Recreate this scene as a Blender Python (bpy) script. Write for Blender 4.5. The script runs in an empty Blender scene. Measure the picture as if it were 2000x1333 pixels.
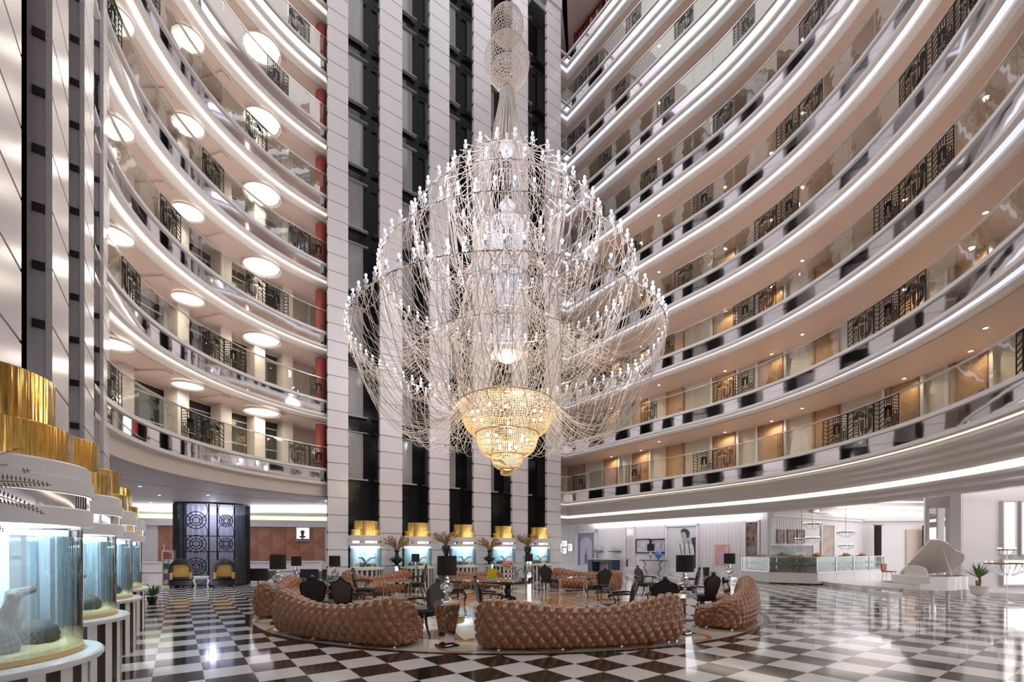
import bpy, math, random
import numpy as np
from mathutils import Vector, Matrix
R = random.Random(7)
PI = math.pi
SC = bpy.context.scene
COL = SC.collection

# ------------------------------------------------------------ camera, world, exposure
CAMZ = 1.6; F = 900.0; U0 = 1000.0; HZ = 1076.0
cam_data = bpy.data.cameras.new('camera')
cam_data.sensor_width = 36.0
cam_data.lens = F / 2000.0 * 36.0
cam_data.shift_y = (HZ - 666.5) / 2000.0
cam_data.clip_end = 300
cam = bpy.data.objects.new('camera', cam_data)
cam.location = (0, 0, CAMZ); cam.rotation_euler = (PI / 2, 0, 0)
COL.objects.link(cam); SC.camera = cam

world = bpy.data.worlds.new('daylight'); SC.world = world
world.use_nodes = True
wn = world.node_tree.nodes['Background']
wn.inputs[0].default_value = (0.96, 0.95, 1.0, 1); wn.inputs[1].default_value = 1.15

SC.view_settings.view_transform = 'Standard'; SC.view_settings.look = 'None'
SC.view_settings.gamma = 1; SC.view_settings.use_curve_mapping = False
SC.view_settings.exposure = 0.78
cy = SC.cycles
cy.max_bounces = 7; cy.diffuse_bounces = 3; cy.glossy_bounces = 4
cy.transparent_max_bounces = 18; cy.transmission_bounces = 4
cy.caustics_reflective = False; cy.caustics_refractive = False
cy.sample_clamp_indirect = 6.0; cy.sample_clamp_direct = 0.0
cy.use_light_tree = True

# ------------------------------------------------------------ small helpers
AX = (-0.588, 0.809); BX = (0.809, 0.588)
def ab(a, b): return (AX[0] * a + BX[0] * b, AX[1] * a + BX[1] * b)
def px(u, v, Y): return Vector(((u - U0) / F * Y, Y, CAMZ + (HZ - v) / F * Y))
def fl(u, v):
    Y = F * CAMZ / (v - HZ); return ((u - U0) / F * Y, Y)
ANG_B = math.atan2(BX[1], BX[0])

def light(name, kind, loc, energy, color=(1, 1, 1), **kw):
    d = bpy.data.lights.new(name, kind); d.energy = energy; d.color = color
    for k, v in kw.items():
        if k != 'rot': setattr(d, k, v)
    o = bpy.data.objects.new(name, d); o.location = loc
    if 'rot' in kw: o.rotation_euler = kw['rot']
    COL.objects.link(o); return o

class MB:
    """collects geometry for ONE mesh"""
    def __init__(s): s.v = []; s.f = []
    def add(s, vs, fs, M=None):
        n = len(s.v)
        if M is not None: vs = [tuple(M @ Vector(p)) for p in vs]
        s.v.extend([tuple(p) for p in vs]); s.f.extend([tuple(i + n for i in f) for f in fs]); return s
    def box(s, c, d, rz=0.0, rx=0.0, ry=0.0):
        hx, hy, hz = d[0] / 2, d[1] / 2, d[2] / 2
        vs = [(x, y, z) for x in (-hx, hx) for y in (-hy, hy) for z in (-hz, hz)]
        fs = [(0, 1, 3, 2), (4, 6, 7, 5), (0, 4, 5, 1), (2, 3, 7, 6), (0, 2, 6, 4), (1, 5, 7, 3)]
        M = Matrix.Translation(c) @ Matrix.Rotation(rz, 4, 'Z') @ Matrix.Rotation(ry, 4, 'Y') @ Matrix.Rotation(rx, 4, 'X')
        return s.add(vs, fs, M)
    def box2(s, a, b):
        return s.box([(a[i] + b[i]) / 2 for i in range(3)], [abs(a[i] - b[i]) for i in range(3)])
    def lathe(s, prof, n=24, c=(0, 0, 0), a0=0.0, a1=2 * PI, M=None):
        full = abs(a1 - a0 - 2 * PI) < 1e-6
        m = n if full else n + 1; vs = []; fs = []
        for i in range(m):
            a = a0 + (a1 - a0) * i / n
            for r, z in prof: vs.append((c[0] + r * math.cos(a), c[1] + r * math.sin(a), c[2] + z))
        k = len(prof)
        for i in range(n):
            j = (i + 1) % m
            for q in range(k - 1): fs.append((i * k + q, j * k + q, j * k + q + 1, i * k + q + 1))
        return s.add(vs, fs, M)
    def tube(s, pts, r, n=6, closed=False, r1=None, cap=True):
        pts = [Vector(p) for p in pts]; N = len(pts); vs = []; fs = []
        up = None
        for i, p in enumerate(pts):
            if closed: t = pts[(i + 1) % N] - pts[i - 1]
            else: t = pts[min(i + 1, N - 1)] - pts[max(i - 1, 0)]
            if t.length < 1e-9: t = Vector((0, 0, 1))
            t.normalize()
            if up is None:
                up = Vector((0, 0, 1)) if abs(t.z) < 0.9 else Vector((1, 0, 0))
            x = up.cross(t)
            if x.length < 1e-6: x = Vector((1, 0, 0)).cross(t)
            x.normalize(); y = t.cross(x); up = y
            rr = r if r1 is None else r + (r1 - r) * i / max(N - 1, 1)
            if isinstance(r, (list, tuple)): rr = r[i]
            for q in range(n):
                a = 2 * PI * q / n
                vs.append(tuple(p + x * math.cos(a) * rr + y * math.sin(a) * rr))
        for i in range(N if closed else N - 1):
            j = (i + 1) % N
            for q in range(n):
                w = (q + 1) % n; fs.append((i * n + q, i * n + w, j * n + w, j * n + q))
        if cap and not closed:
            fs.append(tuple(range(n - 1, -1, -1))); fs.append(tuple((N - 1) * n + q for q in range(n)))
        return s.add(vs, fs)
    def prism(s, poly, z0, z1, M=None):
        n = len(poly); vs = [(x, y, z0) for x, y in poly] + [(x, y, z1) for x, y in poly]
        fs = [tuple(range(n - 1, -1, -1)), tuple(range(n, 2 * n))]
        for i in range(n):
            j = (i + 1) % n; fs.append((i, j, n + j, n + i))
        return s.add(vs, fs, M)
    def sphere(s, c, r, n=10, m=6, sz=1.0):
        prof = [(max(r * math.sin(PI * i / m), 1e-5), -r * sz * math.cos(PI * i / m)) for i in range(m + 1)]
        return s.lathe(prof, n, c)
    def sweep(s, path, prof, closed=False):
        """path [(x,y,nx,ny)], prof [(d,z)] offset along n"""
        k = len(prof); vs = []; fs = []
        for x, y, nx, ny in path:
            for d, z in prof: vs.append((x + nx * d, y + ny * d, z))
        for i in range(len(path) - 1):
            for q in range(k if closed else k - 1):
                w = (q + 1) % k
                fs.append((i * k + q, i * k + w, (i + 1) * k + w, (i + 1) * k + q))
        if closed:
            fs.append(tuple(range(k))); e = (len(path) - 1) * k
            fs.append(tuple(e + q for q in range(k - 1, -1, -1)))
        return s.add(vs, fs)
    def build(s, name, mat, parent=None, smooth=False, bevel=0.0, loc=None, rz=None):
        me = bpy.data.meshes.new(name)
        me.from_pydata(s.v, [], s.f); me.update()
        me.materials.append(mat)
        o = bpy.data.objects.new(name, me); COL.objects.link(o)
        if parent is not None: o.parent = parent
        if smooth:
            for p in me.polygons: p.use_smooth = True
            try: me.set_sharp_from_angle(angle=math.radians(40))
            except Exception: pass
        if bevel:
            b = o.modifiers.new('bevel', 'BEVEL'); b.width = bevel; b.segments = 2; b.limit_method = 'ANGLE'
        if loc is not None: o.location = loc
        if rz is not None: o.rotation_euler = (0, 0, rz)
        return o

def empty(name, loc=(0, 0, 0), rz=0.0, sc=None):
    o = bpy.data.objects.new(name, None); COL.objects.link(o)
    o.location = loc; o.rotation_euler = (0, 0, rz); o.empty_display_size = 0.2
    if sc: o.scale = (sc, sc, sc)
    return o
def tag(o, label=None, cat=None, group=None, kind=None):
    if label: o['label'] = label
    if cat: o['category'] = cat
    if group: o['group'] = group
    if kind: o['kind'] = kind
    return o
CH = {}
def kids(o): return [c for c in bpy.data.objects if c.parent == o]
def copy_tree(o, loc=None, rz=None, parent=None, sc=None):
    c = o.copy(); COL.objects.link(c); c.parent = parent
    if loc is not None: c.location = loc
    if rz is not None: c.rotation_euler = (0, 0, rz)
    if sc is not None: c.scale = (sc, sc, sc)
    for ch in kids(o): copy_tree(ch, parent=c)
    return c
def inst(me_obj, name, parent, loc, rz=0.0, scale=None, rot=None):
    o = bpy.data.objects.new(name, me_obj.data); COL.objects.link(o); o.parent = parent
    o.location = loc; o.rotation_euler = rot if rot else (0, 0, rz)
    if scale: o.scale = scale
    return o

# ------------------------------------------------------------ materials
def mat(name, col, rough=0.5, metal=0.0, spec=0.5, coat=0.0, emis=None, es=0.0, noise=0.0, nscale=8.0, bump=0.0, bscale=40.0, trans=0.0, ior=1.45, sheen=0.0, stretch=None):
    m = bpy.data.materials.new(name); m.use_nodes = True
    nt = m.node_tree; b = nt.nodes['Principled BSDF']
    b.inputs['Base Color'].default_value = (*col, 1); b.inputs['Roughness'].default_value = rough
    b.inputs['Metallic'].default_value = metal; b.inputs['Specular IOR Level'].default_value = spec
    b.inputs['Coat Weight'].default_value = coat; b.inputs['Coat Roughness'].default_value = 0.05
    b.inputs['Transmission Weight'].default_value = trans; b.inputs['IOR'].default_value = ior
    b.inputs['Sheen Weight'].default_value = sheen
    if emis: b.inputs['Emission Color'].default_value = (*emis, 1); b.inputs['Emission Strength'].default_value = es
    if noise or bump:
        tc = nt.nodes.new('ShaderNodeTexCoord'); mp = nt.nodes.new('ShaderNodeMapping')
        nt.links.new(tc.outputs['Object'], mp.inputs[0])
        if stretch: mp.inputs['Scale'].default_value = stretch
    if noise:
        nz = nt.nodes.new('ShaderNodeTexNoise'); nz.inputs['Scale'].default_value = nscale; nz.inputs['Detail'].default_value = 3
        nt.links.new(mp.outputs[0], nz.inputs['Vector'])
        mx = nt.nodes.new('ShaderNodeMix'); mx.data_type = 'RGBA'
        mx.inputs[6].default_value = (*[c * (1 - noise) for c in col], 1)
        mx.inputs[7].default_value = (*[min(1, c * (1 + noise)) for c in col], 1)
        nt.links.new(nz.outputs['Fac'], mx.inputs[0]); nt.links.new(mx.outputs[2], b.inputs['Base Color'])
    if bump:
        n2 = nt.nodes.new('ShaderNodeTexNoise'); n2.inputs['Scale'].default_value = bscale
        nt.links.new(mp.outputs[0], n2.inputs['Vector'])
        bp = nt.nodes.new('ShaderNodeBump'); bp.inputs['Strength'].default_value = bump; bp.inputs['Distance'].default_value = 0.02
        nt.links.new(n2.outputs['Fac'], bp.inputs['Height']); nt.links.new(bp.outputs[0], b.inputs['Normal'])
    return m
def emit(name, col, s, sample=True):
    m = mat(name, (0.8, 0.8, 0.8), emis=col, es=s)
    if not sample: m.cycles.emission_sampling = 'NONE'
    return m
def thin_glass(name, tint, refl=0.12, rough=0.0, body=0.0, bodycol=(0.8, 0.9, 1.0), wavy=0.0, fr=0.85):
    m = bpy.data.materials.new(name); m.use_nodes = True; nt = m.node_tree
    for n in list(nt.nodes): nt.nodes.remove(n)
    out = nt.nodes.new('ShaderNodeOutputMaterial'); tr = nt.nodes.new('ShaderNodeBsdfTransparent')
    tr.inputs[0].default_value = (*tint, 1)
    gl = nt.nodes.new('ShaderNodeBsdfGlossy'); gl.inputs['Roughness'].default_value = rough
    lw = nt.nodes.new('ShaderNodeFresnel'); lw.inputs['IOR'].default_value = 1.5
    mr = nt.nodes.new('ShaderNodeMath'); mr.operation = 'MULTIPLY_ADD'; mr.inputs[1].default_value = fr; mr.inputs[2].default_value = refl - 0.04
    mr.use_clamp = True
    nt.links.new(lw.outputs[0], mr.inputs[0])
    mx = nt.nodes.new('ShaderNodeMixShader'); nt.links.new(mr.outputs[0], mx.inputs[0])
    src = tr.outputs[0]
    if body:
        df = nt.nodes.new('ShaderNodeBsdfDiffuse'); df.inputs[0].default_value = (*bodycol, 1)
        m2 = nt.nodes.new('ShaderNodeMixShader'); m2.inputs[0].default_value = body
        nt.links.new(tr.outputs[0], m2.inputs[1]); nt.links.new(df.outputs[0], m2.inputs[2]); src = m2.outputs[0]
    if wavy:
        tc = nt.nodes.new('ShaderNodeTexCoord')
        nz = nt.nodes.new('ShaderNodeTexNoise'); nz.inputs['Scale'].default_value = 1.2; nt.links.new(tc.outputs['Object'], nz.inputs['Vector'])
        bp = nt.nodes.new('ShaderNodeBump'); bp.inputs['Strength'].default_value = wavy; bp.inputs['Distance'].default_value = 0.1
        nt.links.new(nz.outputs['Fac'], bp.inputs['Height']); nt.links.new(bp.outputs[0], gl.inputs['Normal'])
    nt.links.new(src, mx.inputs[1]); nt.links.new(gl.outputs[0], mx.inputs[2]); nt.links.new(mx.outputs[0], out.inputs[0])
    return m

class NX:
    """tiny node expression helper"""
    def __init__(s, nt): s.nt = nt
    def m(s, op, *a):
        n = s.nt.nodes.new('ShaderNodeMath'); n.operation = op
        for i, x in enumerate(a):
            if isinstance(x, (int, float)): n.inputs[i].default_value = x
            else: s.nt.links.new(x, n.inputs[i])
        return n.outputs[0]
    def mix(s, fac, c1, c2):
        n = s.nt.nodes.new('ShaderNodeMix'); n.data_type = 'RGBA'
        for i, x in ((0, fac), (6, c1), (7, c2)):
            if isinstance(x, (int, float)): n.inputs[i].default_value = x
            elif isinstance(x, tuple): n.inputs[i].default_value = (*x, 1)
            else: s.nt.links.new(x, n.inputs[i])
        return n.outputs[2]

W = {}
W['white'] = mat('white_paint', (0.80, 0.77, 0.76), 0.35, noise=0.02, nscale=3)
W['soffit'] = mat('rose_beige_paint', (0.68, 0.54, 0.485), 0.4, noise=0.03, nscale=2)
W['beige'] = mat('beige_wall_paint', (0.66, 0.58, 0.50), 0.6, noise=0.04, nscale=1.5)
W['moulding'] = mat('satin_moulding_paint', (0.88, 0.83, 0.81), 0.3, noise=0.02)
W['lobby_ceiling'] = mat('lilac_white_ceiling_paint', (0.66, 0.62, 0.66), 0.5, noise=0.02)
W['mirror'] = mat('wavy_mirror', (0.92, 0.92, 0.95), 0.04, metal=1.0, bump=0.15, bscale=0.9)
W['mirror_flat'] = mat('mirror_glass', (0.85, 0.84, 0.84), 0.02, metal=1.0)
W['clad'] = mat('pearl_white_cladding', (0.80, 0.76, 0.78), 0.22, noise=0.05, nscale=1.2, bump=0.12, bscale=1.5)
W['cladside'] = mat('grey_cladding_return', (0.74, 0.68, 0.70), 0.3, noise=0.04)
W['joint'] = mat('dark_joint', (0.035, 0.028, 0.030), 0.4, noise=0.1)
W['black_stone'] = mat('black_polished_stone', (0.012, 0.010, 0.011), 0.12, noise=0.4, nscale=12)
W['pane'] = mat('curtained_window_pane', (0.42, 0.39, 0.38), 0.18, noise=0.25, nscale=6, coat=0.6, stretch=(6, 6, 0.15))
W['sill'] = mat('pale_sill', (0.55, 0.52, 0.52), 0.4, noise=0.05)
W['glass'] = thin_glass('balustrade_glass', (0.93, 0.94, 0.91), 0.05, wavy=0.06, fr=0.45)
W['clear'] = thin_glass('clear_glass', (0.95, 0.97, 0.97), 0.09)
W['rail'] = mat('brushed_chrome_rail', (0.80, 0.74, 0.72), 0.2, metal=0.8, noise=0.03)
W['iron'] = mat('black_wrought_iron', (0.018, 0.016, 0.016), 0.4, metal=0.4, noise=0.2)
W['chrome'] = mat('chrome', (0.86, 0.86, 0.88), 0.05, metal=1.0, noise=0.02)
W['led_cool'] = emit('cool_cove_strip', (0.78, 0.85, 1.0), 0.5)
W['led_warm'] = emit('warm_cove_strip', (1.0, 0.90, 0.68), 1.2)
W['led_green'] = emit('yellow_green_cove_strip', (0.85, 0.95, 0.45), 0.8)
W['lampdisc'] = emit('ceiling_light_diffuser', (1.0, 0.95, 0.82), 0.62)
W['downlight'] = emit('downlight_lens', (1.0, 0.86, 0.6), 12.0)
W['coollight'] = emit('cool_downlight_lens', (0.92, 0.95, 1.0), 12.0)
W['door'] = mat('honey_oak', (0.50, 0.30, 0.17), 0.4, noise=0.2, nscale=5, stretch=(8, 8, 0.6))
W['doorframe'] = mat('oak_frame', (0.42, 0.24, 0.13), 0.4, noise=0.15, nscale=6)
W['steel'] = mat('steel', (0.5, 0.5, 0.5), 0.25, metal=1.0, noise=0.05)
W['gold'] = mat('polished_gold_metal', (0.83, 0.56, 0.17), 0.10, metal=1.0, noise=0.06, bump=0.6, bscale=5.0, stretch=(5, 5, 0.12))
W['leather'] = mat('bronze_leather', (0.30, 0.118, 0.040), 0.24, noise=0.10, nscale=4, spec=0.7, coat=0.35)
W['blackfab'] = mat('black_velvet', (0.02, 0.018, 0.018), 0.7, sheen=0.3, noise=0.2)
W['greyfab'] = mat('charcoal_satin', (0.10, 0.088, 0.085), 0.38, noise=0.1)
W['lacquer'] = mat('black_lacquer', (0.012, 0.010, 0.012), 0.12, coat=0.5, noise=0.2)
W['shade'] = mat('black_lampshade', (0.022, 0.016, 0.013), 0.75, noise=0.15, nscale=30)
W['crystal'] = mat('clear_crystal', (0.95, 0.95, 0.97), 0.03, trans=0.75, ior=1.5, noise=0.02)
W['wood'] = mat('copper_veneer', (0.42, 0.20, 0.12), 0.35, noise=0.12, nscale=3)
W['tan'] = mat('tan_cushion', (0.52, 0.31, 0.09), 0.5, noise=0.08)
W['piano'] = mat('white_piano_lacquer', (0.84, 0.80, 0.78), 0.10, coat=0.6, noise=0.01)
W['marble'] = mat('white_stone', (0.80, 0.78, 0.78), 0.15, noise=0.05, nscale=5)
W['leaf'] = mat('palm_leaf', (0.09, 0.22, 0.05), 0.45, noise=0.3, nscale=10)
W['dried'] = mat('dried_golden_fern', (0.36, 0.22, 0.10), 0.6, noise=0.2, nscale=20)
W['bark'] = mat('palm_bark', (0.25, 0.13, 0.08), 0.8, noise=0.3)
W['bead'] = mat('strung_crystal_beads', (0.93, 0.82, 0.755), 0.25, spec=0.8, noise=0.12, nscale=60)
W['beadwarm'] = mat('amber_crystal_beads', (0.85, 0.70, 0.50), 0.25, spec=0.8, emis=None, noise=0.1, nscale=60)
W['bulb'] = emit('lit_bulb', (0.93, 0.93, 1.0), 14.0, sample=False)
W['bulbwarm'] = emit('warm_lit_bulb', (1.0, 0.9, 0.66), 12.0, sample=False)
W['cup'] = mat('lit_glass_cup', (0.86, 0.86, 0.95), 0.1, spec=0.8, emis=(0.85, 0.87, 1.0), es=0.06, noise=0.05)
W['cup'].cycles.emission_sampling = 'NONE'
W['brass'] = mat('dark_brass_ring', (0.35, 0.22, 0.10), 0.3, metal=0.9, noise=0.1)
W['water'] = thin_glass('tank_water', (0.80, 0.92, 0.95), 0.05, body=0.16, bodycol=(0.62, 0.80, 0.90))
W['tankglass'] = thin_glass('tank_glass', (0.90, 0.96, 0.98), 0.16)
W['rock'] = mat('tank_rock', (0.10, 0.09, 0.08), 0.7, noise=0.4, nscale=8, bump=0.6, bscale=12)
W['sand'] = mat('tank_sand', (0.60, 0.42, 0.20), 0.9, noise=0.2, nscale=60)
W['red'] = mat('terracotta_red_paint', (0.42, 0.08, 0.06), 0.5, noise=0.05)
W['darkbrown'] = mat('dark_brown_fabric', (0.05, 0.035, 0.03), 0.7, noise=0.1)
W['cafeglass'] = thin_glass('display_case_glass', (0.90, 0.95, 0.92), 0.05, fr=0.35)
W['pastry'] = mat('golden_pastry', (0.65, 0.33, 0.10), 0.6, noise=0.25, nscale=30)
W['cream'] = mat('cream_icing', (0.85, 0.76, 0.62), 0.5, noise=0.05)
W['pink'] = mat('pink_petals', (0.85, 0.30, 0.32), 0.6, noise=0.2, nscale=30)
W['yellow'] = mat('yellow_lemonade', (0.85, 0.72, 0.02), 0.2, noise=0.05)
W['backlit'] = emit('backlit_white_panel', (1.0, 0.97, 0.93), 1.0)
W['windowglow'] = emit('daylit_window_panel', (1.0, 0.97, 0.92), 0.9)
W['redplastic'] = mat('red_seat', (0.55, 0.07, 0.03), 0.4, noise=0.05)
W['keyblack'] = mat('piano_black', (0.02, 0.02, 0.02), 0.2, noise=0.1)
W['pianowood'] = mat('piano_soundboard', (0.45, 0.20, 0.08), 0.3, noise=0.1)

# --- node-built patterned materials
def floor_material():
    m = bpy.data.materials.new('chequered_marble_with_medallion'); m.use_nodes = True; nt = m.node_tree
    b = nt.nodes['Principled BSDF']; e = NX(nt)
    tc = nt.nodes.new('ShaderNodeTexCoord'); sp = nt.nodes.new('ShaderNodeSeparateXYZ')
    nt.links.new(tc.outputs['Object'], sp.inputs[0]); X, Y = sp.outputs[0], sp.outputs[1]
    S = 0.533; ox, oy = 1.516, 5.64
    xr = e.m('SUBTRACT', X, ox); yr = e.m('SUBTRACT', Y, oy)
    a = e.m('DIVIDE', e.m('ADD', e.m('MULTIPLY', xr, AX[0]), e.m('MULTIPLY', yr, AX[1])), S)
    c = e.m('DIVIDE', e.m('ADD', e.m('MULTIPLY', xr, BX[0]), e.m('MULTIPLY', yr, BX[1])), S)
    odd = e.m('FLOORED_MODULO', e.m('ADD', e.m('FLOOR', a), e.m('FLOOR', c)), 2.0)
    nz = nt.nodes.new('ShaderNodeTexNoise'); nz.inputs['Scale'].default_value = 2.2; nz.inputs['Detail'].default_value = 6
    nt.links.new(tc.outputs['Object'], nz.inputs['Vector'])
    wv = nt.nodes.new('ShaderNodeTexNoise'); wv.inputs['Scale'].default_value = 5; wv.inputs['Detail'].default_value = 8; wv.inputs['Distortion'].default_value = 2.0
    nt.links.new(tc.outputs['Object'], wv.inputs['Vector'])
    vein = e.m('GREATER_THAN', wv.outputs[0], 0.70)
    white = e.mix(nz.outputs[0], (0.70, 0.65, 0.62), (0.82, 0.79, 0.77))
    black = e.mix(vein, e.mix(nz.outputs[0], (0.012, 0.009, 0.008), (0.035, 0.026, 0.022)), (0.12, 0.10, 0.09))
    base = e.mix(odd, white, black)
    # grout
    fa = e.m('ABSOLUTE', e.m('SUBTRACT', e.m('FRACT', a), 0.5)); fc = e.m('ABSOLUTE', e.m('SUBTRACT', e.m('FRACT', c), 0.5))
    g = e.m('GREATER_THAN', e.m('MAXIMUM', fa, fc), 0.494)
    base = e.mix(g, base, (0.45, 0.41, 0.38))
    # medallion
    mx_, my_ = -0.1, 13.9
    xm = e.m('SUBTRACT', X, mx_); ym = e.m('SUBTRACT', Y, my_)
    r = e.m('SQRT', e.m('ADD', e.m('MULTIPLY', xm, xm), e.m('MULTIPLY', ym, ym)))
    th = e.m('ARCTAN2', ym, xm)
    or_ = e.mix(nz.outputs[0], (0.52, 0.22, 0.06), (0.74, 0.38, 0.12))
    cr = (0.78, 0.72, 0.64); br = (0.14, 0.085, 0.065)
    def sect(n, off=0.0):  # triangular wave 0..1 in angle
        t = e.m('FRACT', e.m('ADD', e.m('MULTIPLY', th, n / (2 * PI)), 100.0 + off))
        return e.m('SUBTRACT', 1.0, e.m('ABSOLUTE', e.m('SUBTRACT', e.m('MULTIPLY', t, 2.0), 1.0)))
    def rng(r0, r1): return e.m('DIVIDE', e.m('SUBTRACT', r, r0), r1 - r0)
    # 5.77-6.75 cream with orange rings
    n = 28
    step = 2 * PI / n
    thq = e.m('MULTIPLY', e.m('ADD', e.m('FLOOR', e.m('DIVIDE', th, step)), 0.5), step)
    dth = e.m('SUBTRACT', th, thq)
    dx = e.m('SUBTRACT', e.m('MULTIPLY', r, e.m('COSINE', dth)), 6.26); dy = e.m('MULTIPLY', r, e.m('SINE', dth))
    dd = e.m('SQRT', e.m('ADD', e.m('MULTIPLY', dx, dx), e.m('MULTIPLY', dy, dy)))
    
    ring = e.m('LESS_THAN', e.m('ABSOLUTE', e.m('SUBTRACT', dd, 0.42)), 0.05)
    outer = e.mix(ring, cr, or_)
    t1 = e.m('LESS_THAN', rng(4.36, 5.72), sect(24))
    z1 = e.mix(t1, br, cr)
    t2 = e.m('LESS_THAN', rng(3.35, 4.30), sect(20, 0.5))
    z2 = e.mix(t2, cr, or_)
    sw = e.m('GREATER_THAN', e.m('FRACT', e.m('ADD', e.m('ADD', e.m('MULTIPLY', th, 22 / (2 * PI)), e.m('MULTIPLY', r, 2.1)), 50.0)), 0.5)
    z3 = e.mix(sw, cr, (0.05, 0.035, 0.035))
    t4 = e.m('LESS_THAN', rng(0.4, 1.75), sect(8))
    z4 = e.mix(t4, or_, cr)
    z4 = e.mix(e.m('LESS_THAN', r, 1.95), (0.5, 0.5, 0.5), or_)
    col = e.mix(e.m('LESS_THAN', r, 6.88), base, (0.02, 0.015, 0.014))
    col = e.mix(e.m('LESS_THAN', r, 6.74), col, outer)
    col = e.mix(e.m('LESS_THAN', r, 5.78), col, (0.35, 0.12, 0.05))
    col = e.mix(e.m('LESS_THAN', r, 5.72), col, z1)
    col = e.mix(e.m('LESS_THAN', r, 4.36), col, (0.35, 0.12, 0.05))
    col = e.mix(e.m('LESS_THAN', r, 4.30), col, z2)
    col = e.mix(e.m('LESS_THAN', r, 3.35), col, (0.35, 0.12, 0.05))
    col = e.mix(e.m('LESS_THAN', r, 3.29), col, z3)
    col = e.mix(e.m('LESS_THAN', r, 1.95), col, or_)
    col = e.mix(e.m('LESS_THAN', r, 1.2), col, e.mix(e.m('LESS_THAN', rng(0.2, 1.2), sect(8)), cr, or_))
    nt.links.new(col, b.inputs['Base Color'])
    b.inputs['Roughness'].default_value = 0.09; b.inputs['Specular IOR Level'].default_value = 0.9
    b.inputs['IOR'].default_value = 1.55
    return m
W['floor'] = floor_material()

def stripes_material(name, c1, c2, n, polar=True, width=0.5, axis=0, rough=0.2):
    m = bpy.data.materials.new(name); m.use_nodes = True; nt = m.node_tree; b = nt.nodes['Principled BSDF']; e = NX(nt)
    tc = nt.nodes.new('ShaderNodeTexCoord'); sp = nt.nodes.new('ShaderNodeSeparateXYZ')
    nt.links.new(tc.outputs['Object'], sp.inputs[0])
    if polar: t = e.m('MULTIPLY', e.m('ARCTAN2', sp.outputs[1], sp.outputs[0]), n / (2 * PI))
    else: t = e.m('MULTIPLY', sp.outputs[axis], n)
    f = e.m('GREATER_THAN', e.m('FRACT', e.m('ADD', t, 100.0)), width)
    nt.links.new(e.mix(f, c1, c2), b.inputs['Base Color']); b.inputs['Roughness'].default_value = rough
    return m
W['stripe'] = stripes_material('black_white_marble_stripes', (0.80, 0.76, 0.73), (0.035, 0.028, 0.026), 22)
W['wallstripe'] = stripes_material('white_ribbed_panelling', (0.84, 0.82, 0.80), (0.64, 0.61, 0.60), 4.5, polar=False, width=0.6, axis=1, rough=0.4)

def veneer():
    m = bpy.data.materials.new('book_matched_copper_veneer'); m.use_nodes = True; nt = m.node_tree; b = nt.nodes['Principled BSDF']; e = NX(nt)
    tc = nt.nodes.new('ShaderNodeTexCoord'); sp = nt.nodes.new('ShaderNodeSeparateXYZ'); nt.links.new(tc.outputs['Object'], sp.inputs[0])
    x = e.m('DIVIDE', sp.outputs[0], 0.78); z = e.m('DIVIDE', sp.outputs[2], 0.70)
    fx = e.m('FRACT', e.m('ADD', x, 50.0)); fz = e.m('FRACT', e.m('ADD', z, 50.0))
    q = e.m('FLOORED_MODULO', e.m('ADD', e.m('FLOOR', x), e.m('FLOOR', z)), 2.0)
    tri = e.m('GREATER_THAN', fx, fz); tri2 = e.m('GREATER_THAN', e.m('ADD', fx, fz), 1.0)
    t = e.m('ADD', e.m('MULTIPLY', q, tri), e.m('MULTIPLY', e.m('SUBTRACT', 1.0, q), tri2))
    col = e.mix(t, (0.42, 0.20, 0.118), (0.33, 0.15, 0.082))
    g = e.m('GREATER_THAN', e.m('MAXIMUM', e.m('ABSOLUTE', e.m('SUBTRACT', fx, 0.5)), e.m('ABSOLUTE', e.m('SUBTRACT', fz, 0.5))), 0.488)
    col = e.mix(g, col, (0.2, 0.08, 0.04))
    nt.links.new(col, b.inputs['Base Color']); b.inputs['Roughness'].default_value = 0.35
    return m
W['veneer'] = veneer()

ORD = ['first', 'second', 'third', 'fourth', 'fifth', 'sixth', 'seventh', 'eighth', 'ninth', 'tenth', 'eleventh']
M0 = 4.92; HF = 2.76
# ============================================================ STRUCTURE
def st(o): o['kind'] = 'structure'; return o
g = MB(); g.add([(-60, -30, 0), (60, -30, 0), (60, 60, 0), (-60, 60, 0), (-60, -30, -0.2), (60, -30, -0.2), (60, 60, -0.2), (-60, 60, -0.2)],
      [(0, 1, 2, 3), (7, 6, 5, 4), (0, 4, 5, 1), (1, 5, 6, 2), (2, 6, 7, 3), (3, 7, 4, 0)])
st(g.build('floor', W['floor']))

# ---- gallery paths : (x, y, nx, ny), normal points into the building
RC = (-1.85, 12.5); RR = 12.05
LC = (-1.75, 13.37); LR = 7.82
def rpath(s):
    """right balcony edge, s = arc length from the boundary at u=1706 (positive towards the camera)"""
    phi0 = math.radians(2.3); phi = phi0 - s / RR
    if phi <= math.radians(36):
        return (RC[0] + RR * math.cos(phi), RC[1] + RR * math.sin(phi), math.cos(phi), math.sin(phi))
    ex = (phi - math.radians(36)) * RR; p = math.radians(36)
    return (RC[0] + RR * math.cos(p) - 0.588 * ex, RC[1] + RR * math.sin(p) + 0.809 * ex, 0.809, 0.588)
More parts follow.
